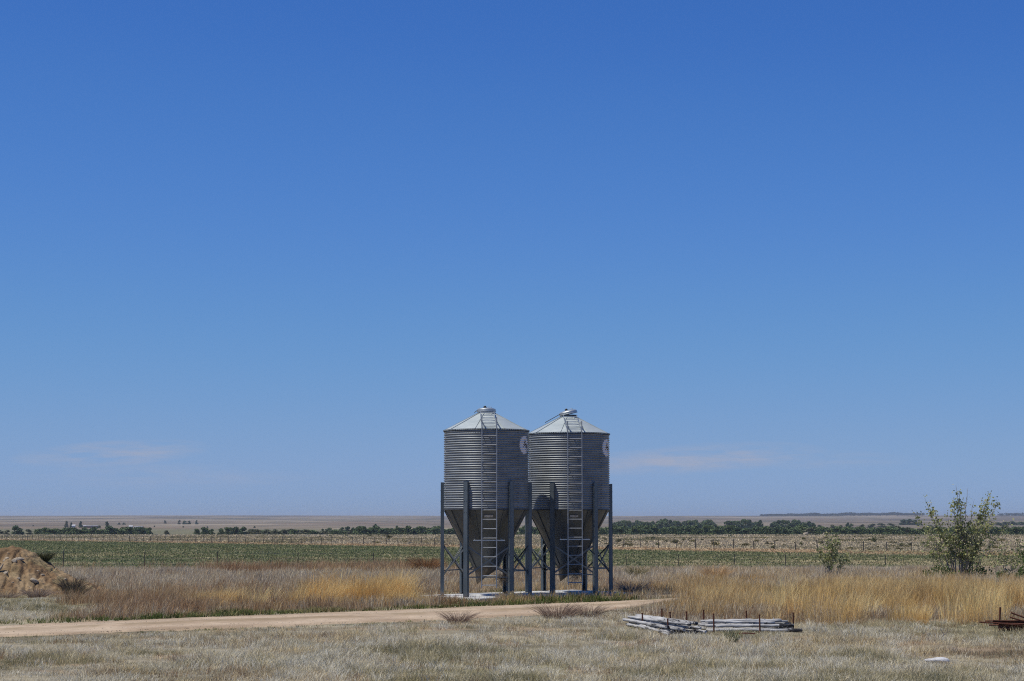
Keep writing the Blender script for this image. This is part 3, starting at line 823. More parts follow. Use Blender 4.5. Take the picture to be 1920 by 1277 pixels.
mc = lerp(mc, (.52,.40,.27), sstep(.55, .75, fbm(GX/.9+3, GY/.35, 312))*.7*sstep(.2, -1.2, GX))
mc = lerp(mc, (.26,.22,.12), sstep(.55, .65, fbm(GX/.5, GY/.5, 311))*sstep(-.5, 1.6, GX)*.6)
used, inv = np.unique(mq, return_inverse=True)
mo = np_mesh('dirt_mound', np.stack([GX, GY, GZ], -1).reshape(-1, 3)[used], np.full(len(mq), 4), inv.reshape(mq.shape).ravel(), M['mound'], mc.reshape(-1, 3)[used], smooth=True)
mo.location = (MOUND[0], MOUND[1], 0)
tag(mo, 'rounded heap of tan clay with clods and a hollow', 'dirt mound')

def rock_mesh(name, size, mat, seed, squash=(1, 1, .7)):
    bm = bmesh.new(); bmesh.ops.create_icosphere(bm, subdivisions=3, radius=1)
    r_ = random.Random(seed); planes = [(Vector((r_.gauss(0,1), r_.gauss(0,1), r_.gauss(0,1))).normalized(), r_.uniform(.55, .9)) for _ in range(9)]
    for v in bm.verts:
        for nrm, dd in planes:
            e = v.co.dot(nrm)-dd
            if e > 0: v.co -= nrm*e*.92
        v.co *= 1+r_.uniform(-.02, .02)
        v.co = Vector((v.co.x*squash[0], v.co.y*squash[1], v.co.z*squash[2]))*size
    me = bpy.data.meshes.new(name); bm.to_mesh(me); bm.free(); me.materials.append(mat)
    return link(bpy.data.objects.new(name, me))
def on_mound(lx, ly, dz=0): return Vector((MOUND[0]+lx, MOUND[1]+ly, float(mound_h(np.array([lx]), np.array([ly]))[0])+dz))
base_rock = rock_mesh('rock', .1, M['rock'], 3)
base_rock.location = on_mound(.35, -1.1, .02)
tag(base_rock, 'tan rock half sunk in the face of the dirt mound', 'rock', 'rocks on the dirt mound')
for k in range(17):
    o = base_rock.copy(); col.objects.link(o)
    lx, ly = random.uniform(-.1, 2.3), random.uniform(-1.9, -.5)
    o.location = on_mound(lx, ly, -.02); s = random.uniform(.25, .95); o.scale = (s*random.uniform(.8, 1.4), s, s*random.uniform(.6, 1.1)); o.rotation_euler = (random.uniform(-.4, .4), 0, random.uniform(0, 6))
o = rock_mesh('rock', .14, M['rock'], 8, (1.1, .8, .8)); o.location = on_mound(1.18, -1.6, .0); o.rotation_euler = (.2, .3, .4)
tag(o, 'rough tan boulder low on the right face of the dirt mound', 'rock')
o = rock_mesh('rock', .17, M['rock'], 9, (1.2, .8, .30)); o.location = on_mound(.45, -.95, .0); o.rotation_euler = (.25, .1, .3)
tag(o, 'flat tan slab of rock jutting from the upper face of the dirt mound', 'rock')
o = rock_mesh('rock', .30, M['rock_white'], 10, (1.3, .9, .22)); o.location = on_mound(-.42, -1.62, .03); o.rotation_euler = (.55, .12, .2)
tag(o, 'whitish slab lying flat on the lower face of the dirt mound', 'rock')
o = rock_mesh('rock', .33, M['rock'], 11, (1.3, .5, .16)); o.location = on_mound(-.66, -.82, .08); o.rotation_euler = (.1, -.08, .1)
tag(o, 'tan ledge of rock over a dark slit near the mound top', 'rock')
m = MB(); m.tube([(0, 0, -.1), (.01, 0, .12), (-.01, .01, .34)], [.055, .05, .035], 8)
o = m.build('stake', M['rock_white']); o.location = on_mound(-.28, -1.0, .0); tag(o, 'short whitish stake standing in the hollow of the dirt mound', 'stake')
m = MB(); m.tube([(-.12, 0, -.05), (-.02, -.02, .06), (.03, 0, .14), (.08, 0, .24)], [.04, .045, .035, .02], 8)
o = m.build('root', M['rock']); o.location = on_mound(.02, -1.55, .03); tag(o, 'pale bent root poking out below the hollow of the dirt mound', 'root')

# ------------------------------------------------------------------ tufts and bushes
def ribbon_mesh(name, P, wd, cols, mat, parent=None):
    """P: n x s x 3 centre lines; flat tapering ribbons."""
    n, s, _ = P.shape
    d = np.zeros_like(P); d[:, :-1] = P[:, 1:]-P[:, :-1]; d[:, -1] = d[:, -2]
    rv = rng.normal(0, 1, (n, 1, 3)); side = np.cross(d, rv); side /= np.maximum(1e-6, np.linalg.norm(side, axis=2, keepdims=True))
    tap = np.linspace(1, .25, s)[None, :, None]
    w_ = (np.asarray(wd).reshape(-1, 1, 1)*np.ones((n, 1, 1)))*tap/2
    A = P-side*w_; B = P+side*w_
    V = np.stack([A, B], 2).reshape(-1, 3)
    C = np.repeat(cols, s*2, 0)
    b = (np.arange(n)*s*2)[:, None, None]; k = (np.arange(s-1)*2)[None, :, None]
    q = b+k+np.array([0, 1, 3, 2])[None, None, :]
    q = q.reshape(-1, 4)
    return np_mesh(name, V, np.full(len(q), 4), q.ravel(), mat, C, parent)
def tuft(name, n, rad, h, spread, wd, pal, mat=None, droop=.25, parent=None, base=.25):
    a = rng.uniform(0, 2*math.pi, n); r = rad*np.sqrt(rng.uniform(0, 1, n))*base
    hh = h*rng.uniform(.5, 1.0, n); sp = spread*rng.uniform(.1, 1, n)
    s = 5; t = np.linspace(0, 1, s)[None, :]
    ox = np.cos(a)*r; oy = np.sin(a)*r
    ca = np.cos(a+rng.normal(0, .3, n))[:, None]; sa = np.sin(a+rng.normal(0, .3, n))[:, None]
    X_ = ox[:, None]+ca*sp[:, None]*t**1.3; Y_ = oy[:, None]+sa*sp[:, None]*t**1.3
    Z_ = hh[:, None]*(t-droop*t**3)-.03
    P = np.stack([X_, Y_, Z_], -1)+rng.normal(0, .012*h, (n, s, 3))*t[..., None]
    pal = np.array(pal); c = jitter(pal[rng.integers(0, len(pal), n)], .15)
    return ribbon_mesh(name, P, wd*rng.uniform(.6, 1.3, n), c, mat or M['grass'], parent)
def tumble(name, n, rad, pal, wd, label, loc, cat='tumbleweed'):
    s = 6; P = np.zeros((n, s, 3))
    d0 = rng.normal(0, 1, (n, 3)); d0 /= np.linalg.norm(d0, axis=1, keepdims=True)
    p = d0*rad*.12*rng.uniform(0, 1, (n, 1))+np.array([0, 0, -.2*rad]); d = d0.copy()
    for k in range(s):
        P[:, k] = p; d = d+rng.normal(0, .38, (n, 3)); d /= np.linalg.norm(d, axis=1, keepdims=True)
        p = p+d*rad*rng.uniform(.14, .25, (n, 1))
    pal = np.array(pal)
    o = ribbon_mesh(name, P, wd*rng.uniform(.6, 1.3, n), jitter(pal[rng.integers(0, len(pal), n)], .2), M['grass'])
    o.location = loc
    return tag(o, label, cat)
yaw_r = R(5.9)
def bin_pt(C_, yaw, x, y, z): return C_+Matrix.Rotation(yaw, 3, 'Z') @ Vector((x, y, z))
tumble('tumbleweed', 420, .62, [(.22,.17,.12), (.30,.24,.17), (.16,.12,.09), (.36,.28,.16)], .009, 'big tangled tumbleweed wedged between hopper and ladder of the right bin', bin_pt(RB, yaw_r, .12, -.92, .95))
tumble('tumbleweed', 200, .40, [(.26,.20,.14), (.34,.26,.17), (.18,.13,.09)], .009, 'small dry tumbleweed caught beside the ladder foot of the left bin', bin_pt(LB, R(4.3), .42, -1.05, .72))
def bush(name, px, Y, n, rad, h, spread, wd, pal, label, cat, droop=.2, mat=None, group=None):
    o = tuft(name, n, rad, h, spread, wd, pal, mat, droop, base=.45)
    o.location = at(px, Y)
    return tag(o, label, cat, group)
bush('shrub', 141, 60.8, 520, .45, .80, .62, .012, [(.085,.065,.055), (.12,.09,.075), (.07,.075,.04), (.16,.125,.10)], 'dark purple brown shrub beside the right foot of the dirt mound', 'shrub')
bush('shrub', 155, 60.4, 260, .35, .48, .50, .012, [(.085,.075,.055), (.10,.11,.05), (.16,.125,.10)], 'low dark shrub just right of the purple brown shrub by the mound', 'shrub')
o = tuft('shrub', 420, .4, .48, .42, .018, [(.05,.06,.03), (.075,.085,.04), (.10,.09,.05)], None, .2); o.location = on_mound(1.02, .35, -.05)
tag(o, 'small dark green shrub on the right shoulder of the dirt mound', 'shrub')
bush('dry_bush', 78, 58.4, 340, .5, .42, .6, .010, [(.23,.175,.15), (.30,.24,.20), (.17,.12,.10), (.36,.28,.2)], 'mauve dead weeds at the front foot of the dirt mound', 'dry bush')
bush('dry_bush', 22, 58.0, 220, .5, .30, .6, .010, [(.28,.22,.17), (.36,.30,.22), (.20,.15,.11)], 'low straw weeds at the left front foot of the dirt mound', 'dry bush')
bush('dry_bush', 1340, 79, 520, .8, .95, .85, .014, [(.50,.31,.14), (.58,.39,.20), (.42,.26,.12), (.62,.46,.26)], 'rounded orange dry bush standing before the wire fence right of the bins', 'dry bush')
bush('dry_bush', 800, 98, 900, 1.2, 1.15, .9, .02, [(.27,.145,.07), (.34,.19,.09), (.22,.12,.06)], 'russet dry bush beside the left bin before the crop field', 'dry bush')
bush('dry_bush', 1192, 84, 300, .6, .75, .7, .016, [(.22,.19,.08), (.30,.24,.12), (.14,.13,.05)], 'olive dry bush just right of the right bin', 'dry bush')
bush('dry_bush', 1183, 60.5, 420, .5, .62, .75, .010, [(.10,.085,.075), (.20,.17,.15), (.28,.24,.22)], 'grey tangled dead bush near the right leg of the right bin', 'dry bush')
bush('dry_bush', 948, 56.3, 130, .35, .62, .55, .013, [(.42,.32,.17), (.50,.39,.22), (.36,.27,.15)], 'straw coloured clump of bent stalks at the slab edge between the bins', 'dry bush', droop=.5)
bush('dry_bush', 860, 44.4, 300, .5, .44, .55, .008, [(.20,.135,.10), (.28,.20,.15), (.15,.10,.08)], 'thin brown weed clump on the near edge of the track left of the bins', 'dry bush')
bush('dry_bush', 1045, 46.2, 480, .75, .58, .75, .008, [(.20,.135,.10), (.29,.20,.15), (.15,.10,.08), (.34,.25,.18)], 'brown weed clump in front of the track below the right bin', 'dry bush')
bush('dry_bush', 1098, 46.9, 300, .6, .50, .65, .008, [(.22,.15,.11), (.31,.23,.17), (.15,.10,.08)], 'low brown weed clump on the track edge right of the bigger clump', 'dry bush')
bush('dry_bush', 905, 34.4, 200, .3, .16, .30, .008, [(.14,.10,.09), (.22,.17,.15)], 'small dark mat of weed alone in the near pale grass', 'dry bush')
bush('yucca', 1369, on_ground(1369, 1201).y, 110, .14, .34, .20, .018, [(.17,.18,.085), (.23,.23,.12), (.13,.15,.07), (.33,.30,.18)], 'spiky olive yucca in front of the right pole stack', 'yucca', droop=.05)
o = rock_mesh('rock', .23, M['rock_white'], 21, (1.05, .6, .33)); o.location = on_ground(1745, 1242)+Vector((0, 0, .075))
tag(o, 'flat white rock alone in the near grass at the right', 'rock')
m = MB(); m.tube([(0, 0, 0), (.07, .02, .12), (.16, 0, .20), (.2, .02, .34)], [.012, .011, .009, .005], 6); m.tube([(.1, .0, .15), (.03, .0, .26), (.05, 0, .38)], [.008, .007, .004], 6)
m.tube([(.16, 0, .20), (.27, 0, .24)], [.008, .004], 6)
o = m.build('branch', M['bark']); o.location = on_ground(1752, 1200); tag(o, 'forked pale dead branch sticking out of the grass at the right', 'branch')

# ------------------------------------------------------------------ pole stacks with rusty stakes
def pole(p0, p1, r, label, group, charred=None):
    p0 = Vector(p0); p1 = Vector(p1); L0 = (p1-p0).length
    o = empty('wood_pole', p0)
    d = (p1-p0).normalized(); q = Vector((1, 0, 0)).rotation_difference(d); o.rotation_mode = 'QUATERNION'; o.rotation_quaternion = q
    m = MB(); k = 14; rr0 = random.uniform(.95, 1.12); pts = []; rad = []
    for i in range(k+1):
        t = i/k; pts.append((L0*t, random.gauss(0, .004), random.gauss(0, .004))); rad.append(r*(rr0-.16*t)*random.uniform(.95, 1.05))
    m.tube(pts, rad, 11)
    for i in range(random.randint(2, 5)):        # branch stubs
        t = random.uniform(.05, .9); a_ = random.uniform(0, 6.28)
        c_ = Vector((L0*t, math.cos(a_)*r*.8, math.sin(a_)*r*.8)); m.tube([c_, c_+Vector((.015, math.cos(a_)*.022, math.sin(a_)*.022))], [.016, .008], 6)
    b = m.build('shaft', M['wood'], o)
    for p in b.data.polygons: p.use_smooth = len(p.vertices) == 4
    if charred:
        m = MB(); x0 = L0-charred
        m.tube([(x0, 0, 0), (x0+charred*.4, 0, 0), (L0+.012, 0, 0)], [r*.99, r*1.06, r*1.0], 11)
        m.build('charred_end', M['wood_dark'], o)
    return tag(o, label, 'wood pole', group)
gl = 'weathered poles stacked slantwise in the left pole stack'; gr = 'weathered poles stacked crosswise in the right pole stack'
def lp(a_, b_, t): return a_[0]+(b_[0]-a_[0])*t, a_[1]+(b_[1]-a_[1])*t
for lay, cnt in ((0, 10), (1, 9), (2, 6)):
    for i in range(cnt):
        t = (i+.5*(lay % 2)+.2*lay)/9.8+random.uniform(-.02, .02)
        s0 = lp((3.00, 43.8), (2.60, 43.0), t); s1 = lp((4.46, 39.55), (3.50, 39.45), t)
        k0 = random.uniform(0, .12); k1 = random.uniform(.84, 1.0) if lay < 2 else random.uniform(.70, 1.0)
        a0 = lp(s0, s1, k0); a1 = lp(s0, s1, k1); zz = .06+lay*.082
        pole((a0[0], a0[1], zz+random.uniform(-.015, .02)), (a1[0], a1[1], zz+random.uniform(-.015, .02)), random.uniform(.025, .039),
             ['grey weathered pole on the ground layer of the slanting left pole stack', 'grey weathered pole in the middle layer of the slanting left pole stack', 'silvery weathered pole lying on top of the slanting left pole stack'][lay], gl, .12 if random.random() < .35 else None)
pole((2.95, 42.1, .10), (3.42, 39.2, .05), .03, 'thin pale pole lying alone along the front of the left stack', gl)
for lay, cnt in ((0, 10), (1, 8), (2, 4)):
    for i in range(cnt):
        yb = 40.62+i*.128+.06*(lay % 2)+(.42 if lay == 2 else .1*lay)
        x0 = 4.48-.03*i+random.uniform(-.14, .14); x1 = 6.36+random.uniform(-.26, .18)-(.15 if lay == 2 else 0); zz = .055+lay*.085
        pole((x0, yb+.05, zz), (x1, yb-.05+random.uniform(-.04, .04), zz+random.uniform(-.02, .02)), random.uniform(.025, .041),
             ['grey weathered pole on the ground layer of the right pole stack', 'grey weathered pole in the middle layer of the right pole stack', 'silvery weathered pole lying on top of the right pole stack'][lay], gr,
             random.uniform(.18, .45) if random.random() < .62 and lay < 2 else None)
for px_, row_, Y_, lab in ((1202, 1147, 42.3, 'rusty stake standing at the far end of the left pole stack front side'),
        (1238, 1139, 44.3, 'thin rusty stake standing alone behind the left pole stack'), (1254, 1145, 42.95, 'short rusty stake close behind the middle of the left pole stack'),
        (1284, 1144, 41.9, 'rusty stake behind the near half of the left pole stack'), (1316, 1141, 42.6, 'faint rusty stake behind the left end of the right pole stack'),
        (1334.5, 1148, 40.35, 'rusty stake between the near end of the left stack and the right stack'), (1249, 1157, 40.35, 'rusty stake in front of the left pole stack'),
        (1395, 1143, 42.35, 'rusty stake behind the middle of the right pole stack'), (1420, 1150, 40.45, 'tall rusty stake in front of the right pole stack'),
        (1482, 1146, 41.7, 'rusty stake at the charred right end of the right pole stack')):
    b0 = at(px_, Y_); h_ = EYE-(row_-HZ)/F*Y_-b0.z
    m = MB(); lx = random.uniform(-.02, .01)
    m.tube([(0, 0, -.08), (lx*.5, 0, h_*.5), (lx, 0, h_)], [.019, .018, .018], 8)
    m.tube([(lx, 0, h_-.012), (lx, 0, h_+.004)], .022, 8)
    o = m.build('rusty_stake', M['rust']); o.location = b0
    tag(o, lab, 'stake', 'rusty stakes around the pole stacks')
g0 = on_ground(1392, 1197)
for k, (dx, dy, L1, lab) in enumerate(((-.20, .06, .42, 'short rusty rod lying in the grass beside the yucca, the farther of two'), (-.14, -.05, .36, 'short rusty rod lying in the grass beside the yucca, the nearer of two'))):
    m = MB(); m.tube([(0, 0, 0), (L1*.5, .01, .012), (L1, .03, 0)], .011, 6)
    o = m.build('rusty_rod', M['rust']); o.location = g0+Vector((dx, dy, .14)); tag(o, lab, 'rod', 'rusty rods in the grass')

# ------------------------------------------------------------------ rusty scrap heap at the right
Ys = 40.6
def sp(px_, row_, dy=0.0):
    Yq = Ys+dy; return Vector(((px_-960)/F*Yq, Yq, EYE-(row_-HZ)/F*Yq))
def scrap(name, pts, r, label, cat, flat=None):
    m = MB(); p0 = Vector(pts[0])
    q = [Vector(p)-p0 for p in pts]
    if flat:
        w_, h_ = flat
        m.bar(q[0], q[-1], .012, h_)
        up = Vector((0, 0, h_/2-.004)); off = Vector((0, -w_/2, 0))
        m.bar(q[0]+up+off, q[-1]+up+off, w_, .012); m.bar(q[0]-up+off, q[-1]-up+off, w_, .012)
    else: m.tube(q, r, 8)
    o = m.build(name, M['rust']); o.location = p0
    return tag(o, label, cat, 'rusty scrap steel heap')
scrap('rusty_beam', [sp(1862, 1170), sp(1985, 1180)], 0, 'wide rusty channel beam lying along the front of the scrap heap', 'beam', (.07, .11))
scrap('rusty_beam', [sp(1852, 1163, .18), sp(1990, 1168, .18)], 0, 'rusty channel beam lying behind the front beam of the scrap heap', 'beam', (.06, .08))
scrap('rusty_beam', [sp(1868, 1178, .35), sp(1980, 1180, .35)], 0, 'dark rusty beam at the bottom of the scrap heap', 'beam', (.06, .09))
scrap('rusty_rod', [sp(1827, 1163.5, .05), sp(1875, 1166, .05), sp(1985, 1168, .05)], .016, 'longest rusty rod jutting left from the scrap heap', 'rod')
scrap('rusty_rod', [sp(1838, 1161.5, .22), sp(1985, 1160, .30)], .014, 'straight rusty rod jutting left just above the longest rod', 'rod')
scrap('rusty_rod', [sp(1845, 1169, .0), sp(1985, 1165, -.02)], .017, 'rusty rod jutting left just below the longest rod', 'rod')
scrap('rusty_rod', [sp(1886, 1146, .1), sp(1940, 1166, .1)], .017, 'upper rusty rod slanting up out of the scrap heap', 'rod')
scrap('rusty_rod', [sp(1884, 1154.5, .2), sp(1940, 1171, .15)], .017, 'lower rusty rod slanting up out of the scrap heap', 'rod')
scrap('rusty_stake', [sp(1863, 1187, .30), sp(1866.5, 1136, .30)], .021, 'rusty stake standing upright at the left end of the scrap heap', 'stake')
scrap('rusty_stake', [sp(1919.5, 1187, .42), sp(1919.5, 1146, .42)], .021, 'rusty stake standing behind the slanting rods of the scrap heap', 'stake')

# ------------------------------------------------------------------ fences
t = empty('wire_fence', at(960, 125)); inv_ = -t.location
tag(t, 'wire fence on thin dark steel posts in front of the green field', 'fence')
prev = []
for px_ in (-28, 125, 276, 412, 561, 702, 832, 950, 1062, 1173, 1270, 1374, 1469, 1562, 1655, 1745, 1832, 1915, 1998):
    k_ = (px_-960)/F; Y_ = (121+4.2)/(1-.42*k_)
    p = at(px_, Y_); row_ = np.interp(px_, [0, 700, 1200, 1920], [1032, 1035.5, 1037.5, 1041]); h_ = EYE-(row_-HZ)/F*Y_-p.z
    m = MB(); ln = random.uniform(-.04, .04)
    m.bar((0, 0, -.2), (ln, 0, h_), .045, .045); m.bar((0, .025, -.2), (ln, .025, h_), .016, .05)
    o = m.build('post', M['post'], t); o.location = p+inv_
    prev.append([p+inv_+Vector((ln*f, -.03, h_*f)) for f in (.35, .62, .92)])
for s in range(3):
    m = MB(); m.tube([q[s] for q in prev], .006, 4); m.build('wire', M['wire'], t)
t = empty('wire_fence', at(960, 300)); inv_ = -t.location
tag(t, 'long fence of leaning weathered posts between the green field and pale pasture', 'fence')
mk = []
for k_ in range(96):
    x_ = -152+k_*2.42; y_ = float(far_fence_y(x_)); p = Vector((x_, y_, float(ground_z(x_, y_))))
    m = MB(); hh = random.uniform(1.15, 1.5); lx = random.uniform(-.16, .10); rr_ = random.uniform(.045, .075)
    m.tube([(0, 0, -.2), (lx*.5, 0, hh*.5), (lx, 0, hh)], [rr_, rr_*.95, rr_*.85], 7)
    o = m.build('post', M['post'], t); o.location = p+inv_
    mk.append([p+inv_+Vector((lx*f, 0, hh*f)) for f in (.4, .65, .9)])
for s in range(3):
    m = MB(); m.tube([q[s] for q in mk], .008, 3); m.build('wire', M['wire'], t)

# ------------------------------------------------------------------ foliage
def leaf_mesh(name, P, size, cols, mat, parent=None):
    n = len(P); a = rng.normal(0, 1, (n, 3)); a /= np.linalg.norm(a, axis=1, keepdims=True)
    b = np.cross(a, rng.normal(0, 1, (n, 3))); b /= np.linalg.norm(b, axis=1, keepdims=True)
    s = np.asarray(size).reshape(-1, 1)*np.ones((n, 1))
    V = np.stack([P-a*s, P+b*s*.55-a*s*.1, P+a*s, P-b*s*.55-a*s*.1], 1).reshape(-1, 3)
    return np_mesh(name, V, np.full(n, 4), np.arange(n*4), mat, np.repeat(cols, 4, 0), parent)
def crown_points(n, blobs):
    P = []
    for (c_, r_, wgt) in blobs:
        k = max(4, int(n*wgt)); d = rng.normal(0, 1, (k, 3)); d /= np.linalg.norm(d, axis=1, keepdims=True)
        P.append(np.array(c_)+d*np.array(r_)*rng.uniform(.35, 1.08, (k, 1))**.6)
    return np.concatenate(P)
def far_tree_proto(h, wdt, nb, n, leaf, pal, name, label, cat, group, trunk=True, low=.0):
    t = empty(name, (0, 0, 0)); tag(t, label, cat, group)
    blobs = []
    for k in range(nb):
        a_ = random.uniform(0, 6.28); rr_ = random.uniform(.0, .36)*wdt; zz = random.uniform(low+.12, .80)*h
        fr = 1-.55*abs(zz/h-.45); br = random.uniform(.16, .27)*wdt*fr
        blobs.append(((math.cos(a_)*rr_*fr, math.sin(a_)*rr_*fr, zz), (br, br, min(br, .22*h)*random.uniform(.8, 1.1)), 1/nb))
    for k in range(6):
        a_ = k*1.05+random.uniform(-.3, .3); blobs.append(((math.cos(a_)*.27*wdt, math.sin(a_)*.27*wdt, .14*h), (.20*wdt, .20*wdt, .16*h), .6/nb))
    P = crown_points(n, blobs); P[:, 2] = np.clip(np.abs(P[:, 2]), .01*h, h)
    pal = np.array(pal); bi = np.repeat(rng.integers(0, len(pal), nb), int(n/nb)+1)[:len(P)]
    bi = np.resize(bi, len(P))
    c = jitter(np.where(rng.uniform(0, 1, (len(P), 1)) < .65, pal[bi], pal[rng.integers(0, len(pal), len(P))]), .18)
    leaf_mesh('crown', P, leaf*rng.uniform(.6, 1.3, len(P)), c, M['farleaf'], t)
    if trunk:
        m = MB(); m.tube([(0, 0, -.2), (.05*wdt*.2, 0, h*.35), (-.02*wdt, 0, h*.65)], [.045*h, .03*h, .012*h], 7)
        for k in range(4):
            b_ = random.choice(blobs)[0]; m.tube([(0, 0, h*.25), (b_[0]*.6, b_[1]*.6, (h*.25+b_[2])*.55), b_], [.022*h, .014*h, .006*h], 5)
        m.build('trunk', M['trunk'], t)
    return t
GT = 'trees of the river bottom belt'
DK = [(.085,.120,.066), (.105,.145,.078), (.125,.168,.085), (.092,.125,.074)]
MDG = [(.13,.17,.078), (.155,.195,.092), (.11,.148,.072)]
OLV = [(.15,.16,.10), (.18,.185,.115), (.13,.14,.088)]
protos = [
 far_tree_proto(6.5, 6.5, 9, 900, .50, DK, 'round_tree', 'rounded dark green tree in the river bottom belt', 'tree', GT),
 far_tree_proto(6.0, 9.0, 12, 1100, .52, MDG, 'spreading_tree', 'broad mid green tree in the river bottom belt', 'tree', GT),
 far_tree_proto(7.5, 5.5, 9, 900, .46, DK, 'upright_tree', 'taller upright dark tree in the river bottom belt', 'tree', GT),
 far_tree_proto(4.5, 6.5, 9, 700, .40, OLV, 'thin_tree', 'low greyish olive tree in the river bottom belt', 'tree', GT),
 far_tree_proto(5.0, 8.0, 11, 900, .46, MDG, 'bushy_tree', 'low bushy green tree in the river bottom belt', 'tree', GT, low=.0),
]
H0 = [6.5, 6.0, 7.5, 4.5, 5.0]; W0 = [6.5, 9.0, 5.5, 6.5, 8.0]
first = [True]*5
def put_tree(k, px_, row_, hpx, wpx, label=None, group=None):
    p = on_ground(px_, row_)
    o = protos[k] if first[k] else copy_tree(protos[k]); first[k] = False
    sc_ = p.y/F
    o.location = p; o.rotation_euler = (0, 0, random.uniform(0, 6.28))
    s1 = wpx*sc_/W0[k]; s2 = hpx*sc_/H0[k]; o.scale = (s1, s1, s2)
    if label:
        o['label'] = label
        if 'group' in o: del o['group']
        if group: o['group'] = group
    return o
# the belt, front row from the left towards the right
for px_, row_, h_, w_, k in ((4, 1002.5, 10, 26, 3), (18, 1002.5, 9, 14, 3)):
    put_tree(k, px_, row_, h_, w_)
x_ = 80
while x_ < 285:
    put_tree(random.choice((1, 4, 4)), x_, 1001.6+random.uniform(-.5, .4), random.uniform(8.5, 14.5), random.uniform(20, 30)); x_ += random.uniform(7, 11)
for px_, h_, w_, k in ((212, 19, 26, 0), (270, 16.5, 22, 0), (284, 14, 16, 4), (316, 8, 14, 3), (372, 11.5, 16, 4), (386, 15, 22, 4), (400, 11, 16, 4), (418, 12, 18, 4), (432, 14, 20, 1), (444, 17, 26, 0), (457, 17, 22, 0)):
    put_tree(k, px_, 1002, h_, w_)
x_ = 470
while x_ < 690:
    put_tree(random.choice((3, 3, 4)), x_, 1001.5+random.uniform(-.5, .5), random.uniform(6, 10), random.uniform(20, 30)); x_ += random.uniform(7, 10)
for px_, row_, h_, w_, k in ((607, 997, 7, 8, 0), (618, 997.5, 9.5, 17, 0), (642, 997, 10, 14, 0), (653, 997, 12, 18, 0), (663, 997, 9, 14, 2), (706, 995, 14, 12, 2), (713, 994, 7, 7, 0)):
    put_tree(k, px_, row_, h_, w_)
x_ = 672
while x_ < 1150:
    put_tree(random.choice((1, 4, 0, 4)), x_, 1002+random.uniform(-.6, .5), random.uniform(12, 17.5), random.uniform(20, 30)); x_ += random.uniform(7, 10) if not (850 < x_ < 975 or 1010 < x_ < 1125) else 14
put_tree(2, 746, 1001.5, 18, 13)
x_ = 1146
while x_ < 1925:
    put_tree(random.choice((1, 4, 4, 3 if x_ > 1500 else 0, 0 if x_ < 1500 else 4)), x_, 1002.3+random.uniform(-.6, .5), random.uniform(12, 20) if x_ < 1500 else random.uniform(11, 17), random.uniform(20, 34)); x_ += random.uniform(6.0, 9.0)
x_ = 1148                                     # back row of the belt
while x_ < 1525:
    if not (1342 < x_ < 1356 or 1428 < x_ < 1443):
        put_tree(random.choice((0, 0, 2, 1)), x_, 991.5+random.uniform(-.7, .7), random.uniform(12, 19), random.uniform(16, 25))
    x_ += random.uniform(5, 8)
for px_, row_, h_, w_, k in ((1586, 993, 15, 13, 2), (1592, 992, 12, 12, 0), (1558, 992.5, 9, 16, 3), (1535, 993, 9, 18, 3), (1572, 992.5, 8, 12, 3), (1612, 991, 8, 14, 3), (1630, 990, 8, 20, 3), (1650, 989, 8, 22, 3), (1668, 989, 8, 20, 3),
        (1690, 984, 12, 18, 0), (1700, 984, 13, 20, 0), (1711, 984, 11, 18, 0), (1720, 985, 8, 14, 0), (1880, 984, 7, 20, 0), (1893, 984, 8, 22, 0), (1906, 984, 7, 20, 0), (1918, 984, 9, 18, 0), (1868, 985, 7, 16, 0), (1740, 992, 8, 22, 3), (1850, 991, 9, 20, 3), (1880, 992, 9, 22, 3)):
    put_tree(k, px_, row_, h_, w_)
lone = put_tree(0, 38, 1002.5, 20, 27, 'big rounded dark tree standing clear at the far left of the belt')
put_tree(3, 60, 1002, 10, 16, 'low olive tree just right of the big rounded tree at the far left')
# trees about the far farmstead
for px_, row_, h_, w_, k in ((129, 988.5, 12, 9, 3), (138, 988.5, 10.5, 7, 2), (156, 989, 13, 10, 2), (190, 990.5, 6, 9, 0), (205, 991, 15, 9, 2), (203, 983.5, 5, 5, 3), (227, 983.5, 4.5, 7, 0), (236, 983.5, 4.5, 8, 0), (313, 981.5, 6, 7, 3), (339, 983, 8, 7, 3), (349, 983, 8, 10, 0), (358, 983, 8, 8, 0), (372, 983, 8.5, 7, 2), (347, 989, 3.5, 4, 0), (392, 989.5, 3.5, 4, 0), (67, 986.5, 2.5, 4, 0), (293, 988, 3, 4, 2), (480, 989.5, 4, 5, 0)):
    put_tree(k, px_, row_, h_, w_, 'small dark far tree on the plain around the far left farmstead', 'far trees around the farmstead')
# wooded skyline far off at the right
V = []; cnt = 900
px_s = np.where(rng.uniform(0, 1, cnt) < .78, rng.uniform(1470, 1730, cnt), rng.uniform(1425, 1470, cnt))
px_s = np.concatenate([px_s, rng.uniform(1868, 1960, 120)])
Yb = rng.uniform(7950, 8350, len(px_s)); Xb = (px_s-960)/F*Yb
hb = (6+9*fbm(px_s/22.0, px_s*0+4, 77))*rng.uniform(.75, 1.15, len(px_s))*np.where(px_s < 1475, .6, 1)
PP = []; CC = []
for x_, y_, h_ in zip(Xb, Yb, hb):
    z_ = float(ground_z(x_, y_)); k = 14
    PP.append(np.stack([x_+rng.normal(0, 3.5, k), y_+rng.normal(0, 3.5, k), z_+rng.uniform(.05, 1, k)*h_], -1))
PP = np.concatenate(PP)
o = leaf_mesh('far_woods', PP, 2.6, jitter(np.array([[.030,.042,.032]])*np.ones((len(PP), 1)), .2), M['farleaf'])
tag(o, 'dark bluish line of far woods on the skyline at the right', kind='stuff')

